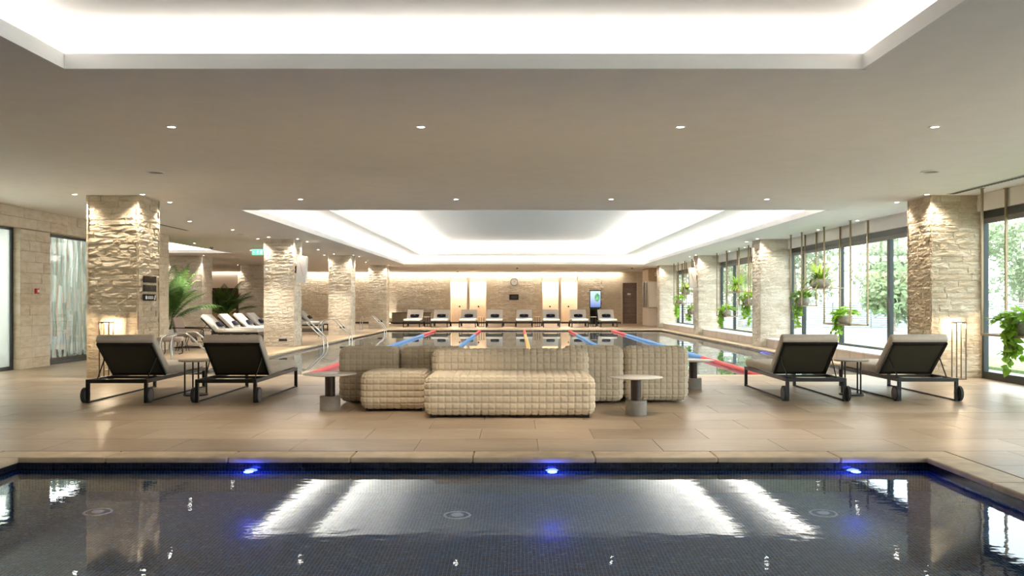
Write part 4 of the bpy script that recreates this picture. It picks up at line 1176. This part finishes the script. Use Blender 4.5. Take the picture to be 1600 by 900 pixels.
def fern(loc, label, seed, L=.5, n=70, pr=.2, ph=.2):
    r = random.Random(seed); e = empty('potted_fern', loc); tag(e, label, 'plant', 'ferns on the hanging shelves')
    q = MB(); pot_mesh(q, pr, ph); q.build('pot', M['pot_stone'], e)
    q = MB(); q.cyl((0, 0, 0), pr*.74, ph*.85, ph*.93, 20); q.build('soil', M['soil'], e)
    q = MB()
    for k in range(n):
        a = r.uniform(0, 6.28); el = r.uniform(-.1, 1.3); l = L*r.uniform(.6, 1.1); p = Vector((r.uniform(-.08, .08), r.uniform(-.08, .08), ph*.92)); d = Vector((math.cos(a)*math.cos(el), math.sin(a)*math.cos(el), math.sin(el)))
        m = 7; vs = []; fs = []; wd = r.uniform(.015, .028)
        for i in range(m):
            s = d.cross(Vector((0, 0, 1))); s = s.normalized() if s.length > .01 else Vector((1, 0, 0)); w_ = wd*(1-(i/(m-1))**2)+.001
            vs += [p - s*w_, p + s*w_]; p = p + d*(l/m); d = (d + Vector((0, 0, -.2))).normalized()
        for i in range(m-1): fs.append((2*i, 2*i+1, 2*i+3, 2*i+2))
        q.add(vs, fs, True)
    tag(q.build('fronds', M['leaf_fern'], e), kind='stuff')
def hanging_frame(Ys, flip, label):
    """rods from the ceiling carrying two trays and a shelf; Ys from far to near"""
    xa, xb = 7.15, 7.52; cx = (xa+xb)/2; cy = sum(Ys)/4; e = empty('hanging_planter_frame', (cx, cy, 0)); tag(e, label, 'planter stand', 'hanging planter frames')
    zt = {0: 1.15, 1: .75} if not flip else {0: .75, 1: 1.15}
    zs = [zt[0], zt[0], zt[1], zt[1]]; b = M['bronze']
    for y, z in zip(Ys, zs):
        for x in (xa, xb):
            q = MB(); q.box(x-cx-.016, y-cy-.016, z, x-cx+.016, y-cy+.016, H-.004); q.build('rod', b, e)
            q = MB(); q.box(x-cx-.03, y-cy-.03, H-.01, x-cx+.03, y-cy+.03, H-.001); q.build('ceiling_plate', b, e)
    for k in (0, 1):
        ya, yb = Ys[2*k], Ys[2*k+1]; z = zt[k]; q = MB(); lo, hi = min(ya, yb)-cy, max(ya, yb)-cy
        q.box(xa-cx-.016, lo-.016, z-.016, xa-cx+.016, hi+.016, z+.016); q.box(xb-cx-.016, lo-.016, z-.016, xb-cx+.016, hi+.016, z+.016)
        q.box(xa-cx, lo-.016, z-.016, xb-cx, lo+.016, z+.016); q.box(xa-cx, hi-.016, z-.016, xb-cx, hi+.016, z+.016); q.build('tray_rim', b, e)
        q = MB(); q.box(xa-cx+.016, lo+.016, z-.006, xb-cx-.016, hi-.016, z+.004); q.build('tray', b, e)
    q = MB(); q.box(xa-cx-.02, min(Ys[1], Ys[2])-.18-cy, 1.56, xb-cx+.02, max(Ys[1], Ys[2])+.18-cy, 1.585); q.build('shelf', b, e)
    return zt
win = ['at the right edge', 'behind the right loungers', 'before the third right column', 'beyond the third right column']
FR = [((13.19, 11.8, 10.1, 9.0), True), ((22.4, 21.55, 19.97, 18.4), False), ((30.7, 29.3, 27.65, 26.5), True), ((39.1, 38.1, 36.6, 35.1), False)]
for i, (Ys, fl) in enumerate(FR):
    zt = hanging_frame(Ys, fl, f'bronze rod planter frame hanging {win[i]}')
    nears = (i == 0)
    for k in (0, 1):
        ym = (Ys[2*k]+Ys[2*k+1])/2
        lowhigh = 'low' if zt[k] < 1 else 'upper'
        if nears and k == 1: continue
        if nears: ym = 12.42
        pothos((7.335, ym, zt[k]+.004), f'trailing green plant on the {lowhigh} hanging tray {win[i]}', 100+i*3+k, leaf=.135 if nears else .12, vines=7 if nears else 5,
               drop=.62 if nears else (.52 if zt[k] < 1 else .75), single=nears, pr=.17, nleaf=190 if nears else 120, spread=1.7 if nears else 1.3, droop_dir=(-.55, .1) if nears else (-.5, .5))
    if not nears: fern((7.335, (Ys[1]+Ys[2])/2, 1.585), f'bushy pale fern on the hanging shelf {win[i]}', 200+i, L=.72 if i == 1 else .6, n=150, pr=.26 if i == 1 else .2, ph=.22)
def palm(loc, label, seed, h, n, L, mat='leaf_palm', pot=True):
    r = random.Random(seed); e = empty('potted_palm', loc); tag(e, label, 'palm', 'potted palms')
    q = MB(); q.lathe([(0, 0), (.2, 0), (.27, .45), (.25, .45), (.23, .40), (0, .40)], 28); q.build('pot', M['pot_white'], e)
    q = MB(); q.cyl((0, 0, 0), .225, .36, .405, 20); q.build('soil', M['soil'], e)
    for k in range(5):
        a = r.uniform(0, 6.28); q = MB(); b = Vector((.08*math.cos(a), .08*math.sin(a), .4)); t = Vector((.2*math.cos(a), .2*math.sin(a), .4+h*r.uniform(.25, .4)))
        q.tube([b, (b+t)/2+Vector((.01, 0, 0)), t], .016, 6, [.02, .017, .012]); q.build('cane', M['leaf_palm'], e)
    for k in range(n):
        a = 6.283*k/n + r.uniform(-.3, .3); el = r.uniform(.7, 1.5); l = L*r.uniform(.75, 1.1); q = MB()
        p = Vector((.12*math.cos(a), .12*math.sin(a), .42+h*r.uniform(.12, .35))); d = Vector((math.cos(a)*math.cos(el), math.sin(a)*math.cos(el), math.sin(el)))
        pts = []; m = 16; side = Vector((-math.sin(a), math.cos(a), 0))
        for i in range(m+1):
            pts.append(p.copy()); p += d*(l/m); d = (d + Vector((0, 0, -.055-.03*i/m)) + Vector((math.cos(a), math.sin(a), 0))*.02).normalized()
        q.tube(pts, .006, 5, [.011*(1-.8*i/m) for i in range(m+1)])
        for i in range(3, m+1):
            t = (pts[i]-pts[i-1]).normalized(); f = (i-2)/(m-2); ll = .42*math.sin(math.pi*(.18+.78*f))*l/1.4
            for s in (-1, 1):
                for o in (0, .5):
                    b = pts[i-1].lerp(pts[i], o); dd = (t*.75 + side*s*.8 + Vector((0, 0, -.12))).normalized(); w_ = .017
                    nn = dd.cross(t).normalized() if dd.cross(t).length > .01 else Vector((0, 0, 1)); sw = dd.cross(nn).normalized()
                    mid = b + dd*ll*.55; tip = b + dd*ll + Vector((0, 0, -.28*ll))
                    q.add([b - sw*w_*.4, b + sw*w_*.4, mid - sw*w_, mid + sw*w_, tip], [(0, 1, 3, 2), (2, 3, 4)], True)
        q.build('frond', M[mat], e)
palm((-10.25, 25.1, 0), 'tall green palm right of the nearest left column, behind the lounge chair', 5, 1.35, 28, 1.75)
palm((-12.35, 36.2, 0), 'second palm in a pale pot between the two wide stone columns', 9, 1.3, 18, 1.6)
# cream dried arrangement beside second palm
# ------------------------------------------------------------------ outside
m = MB(); m.box(7.75, -12, -.45, 60, 90, -.12); struct(m.build('ground', M['paving']))
m = MB(); m.box(9.6, -6, -.13, 11.4, 43.5, -.06); tag(m.build('lawn', M['grass']), 'strip of lawn outside the right windows', 'lawn', kind='stuff')
e = empty('slat_fence', (19, 44, -.12)); tag(e, 'white horizontal slat fence outside the right windows', 'fence')
q = MB(); q.box(-10.8, -.02, 0, 13, .02, .068); sm = q.mesh('slat', M['fence_white'])
for k in range(12): obj('slat', sm, e, (0, 0, .04+k*.112))
for k in range(13):
    q = MB(); q.box(-10.7+k*1.97, .022, 0, -10.64+k*1.97, .08, 1.38); q.build('post', M['grey_plastic'], e)
def tree(x, y, h, rad, label, seed, mat, n=2600, leaf=.34):
    r = random.Random(seed); e = empty('garden_tree', (x, y, -.12)); tag(e, label, 'tree', 'trees beyond the fence')
    q = MB(); q.tube([(0, 0, 0), (.05, .03, h*.3), (-.05, .02, h*.6), (0, 0, h*.85)], .1, 8, [.16, .12, .08, .03])
    for k in range(5):
        a = r.uniform(0, 6.28); z = h*r.uniform(.3, .6); q.tube([(0, 0, z), (rad*.5*math.cos(a), rad*.5*math.sin(a), z+h*.2)], .03, 6)
    q.build('trunk', M['bark'], e)
    q = MB(); blobs = [(Vector((r.uniform(-.6, .6)*rad, r.uniform(-.6, .6)*rad, h*r.uniform(.3, .95))), rad*r.uniform(.35, .6)) for _ in range(12)]
    for k in range(n):
        c, br = r.choice(blobs); d = rv(r); p = c + d*br*r.uniform(.6, 1.05)
        if p.z < .3: p.z = .3 + r.random()*.5
        a = rv(r); b = a.orthogonal().normalized(); s = leaf*r.uniform(.6, 1.2)
        q.add([p, p + a*s*.5 + b*s*.3, p + a*s, p + a*s*.5 - b*s*.3], [(0, 1, 2, 3)])
    tag(q.build('crown', M[mat], e), kind='stuff')
spots = [(12.5, 48, 5.5, 2.3), (17, 52.5, 6.5, 2.7), (20.6, 47.2, 5.0, 2.1), (24.6, 53, 7, 2.8), (27.6, 47, 5.5, 2.4), (32, 52, 6.5, 2.9), (20.5, 61, 8, 3.4), (28, 61, 8.5, 3.6), (12, 58, 7.5, 3.2), (22, 28, 5.0, 2.0), (27, 34, 6.5, 2.8), (30, 25, 6.0, 2.6), (17.5, 40, 3.2, 1.4)]
words = ['first', 'second', 'third', 'fourth', 'fifth', 'sixth', 'seventh', 'eighth', 'ninth', 'tenth', 'eleventh', 'twelfth', 'thirteenth']
for i, (x, y, h, rad) in enumerate(spots):
    where = 'behind the white fence' if i < 9 else 'in the garden before the white fence'
    tree(x, y, h, rad, f'pale leafy garden tree {where}, seen through the right windows', 300+i, 'leaf_tree' if i % 3 else 'leaf_tree_dark')
bpy.context.view_layer.update()
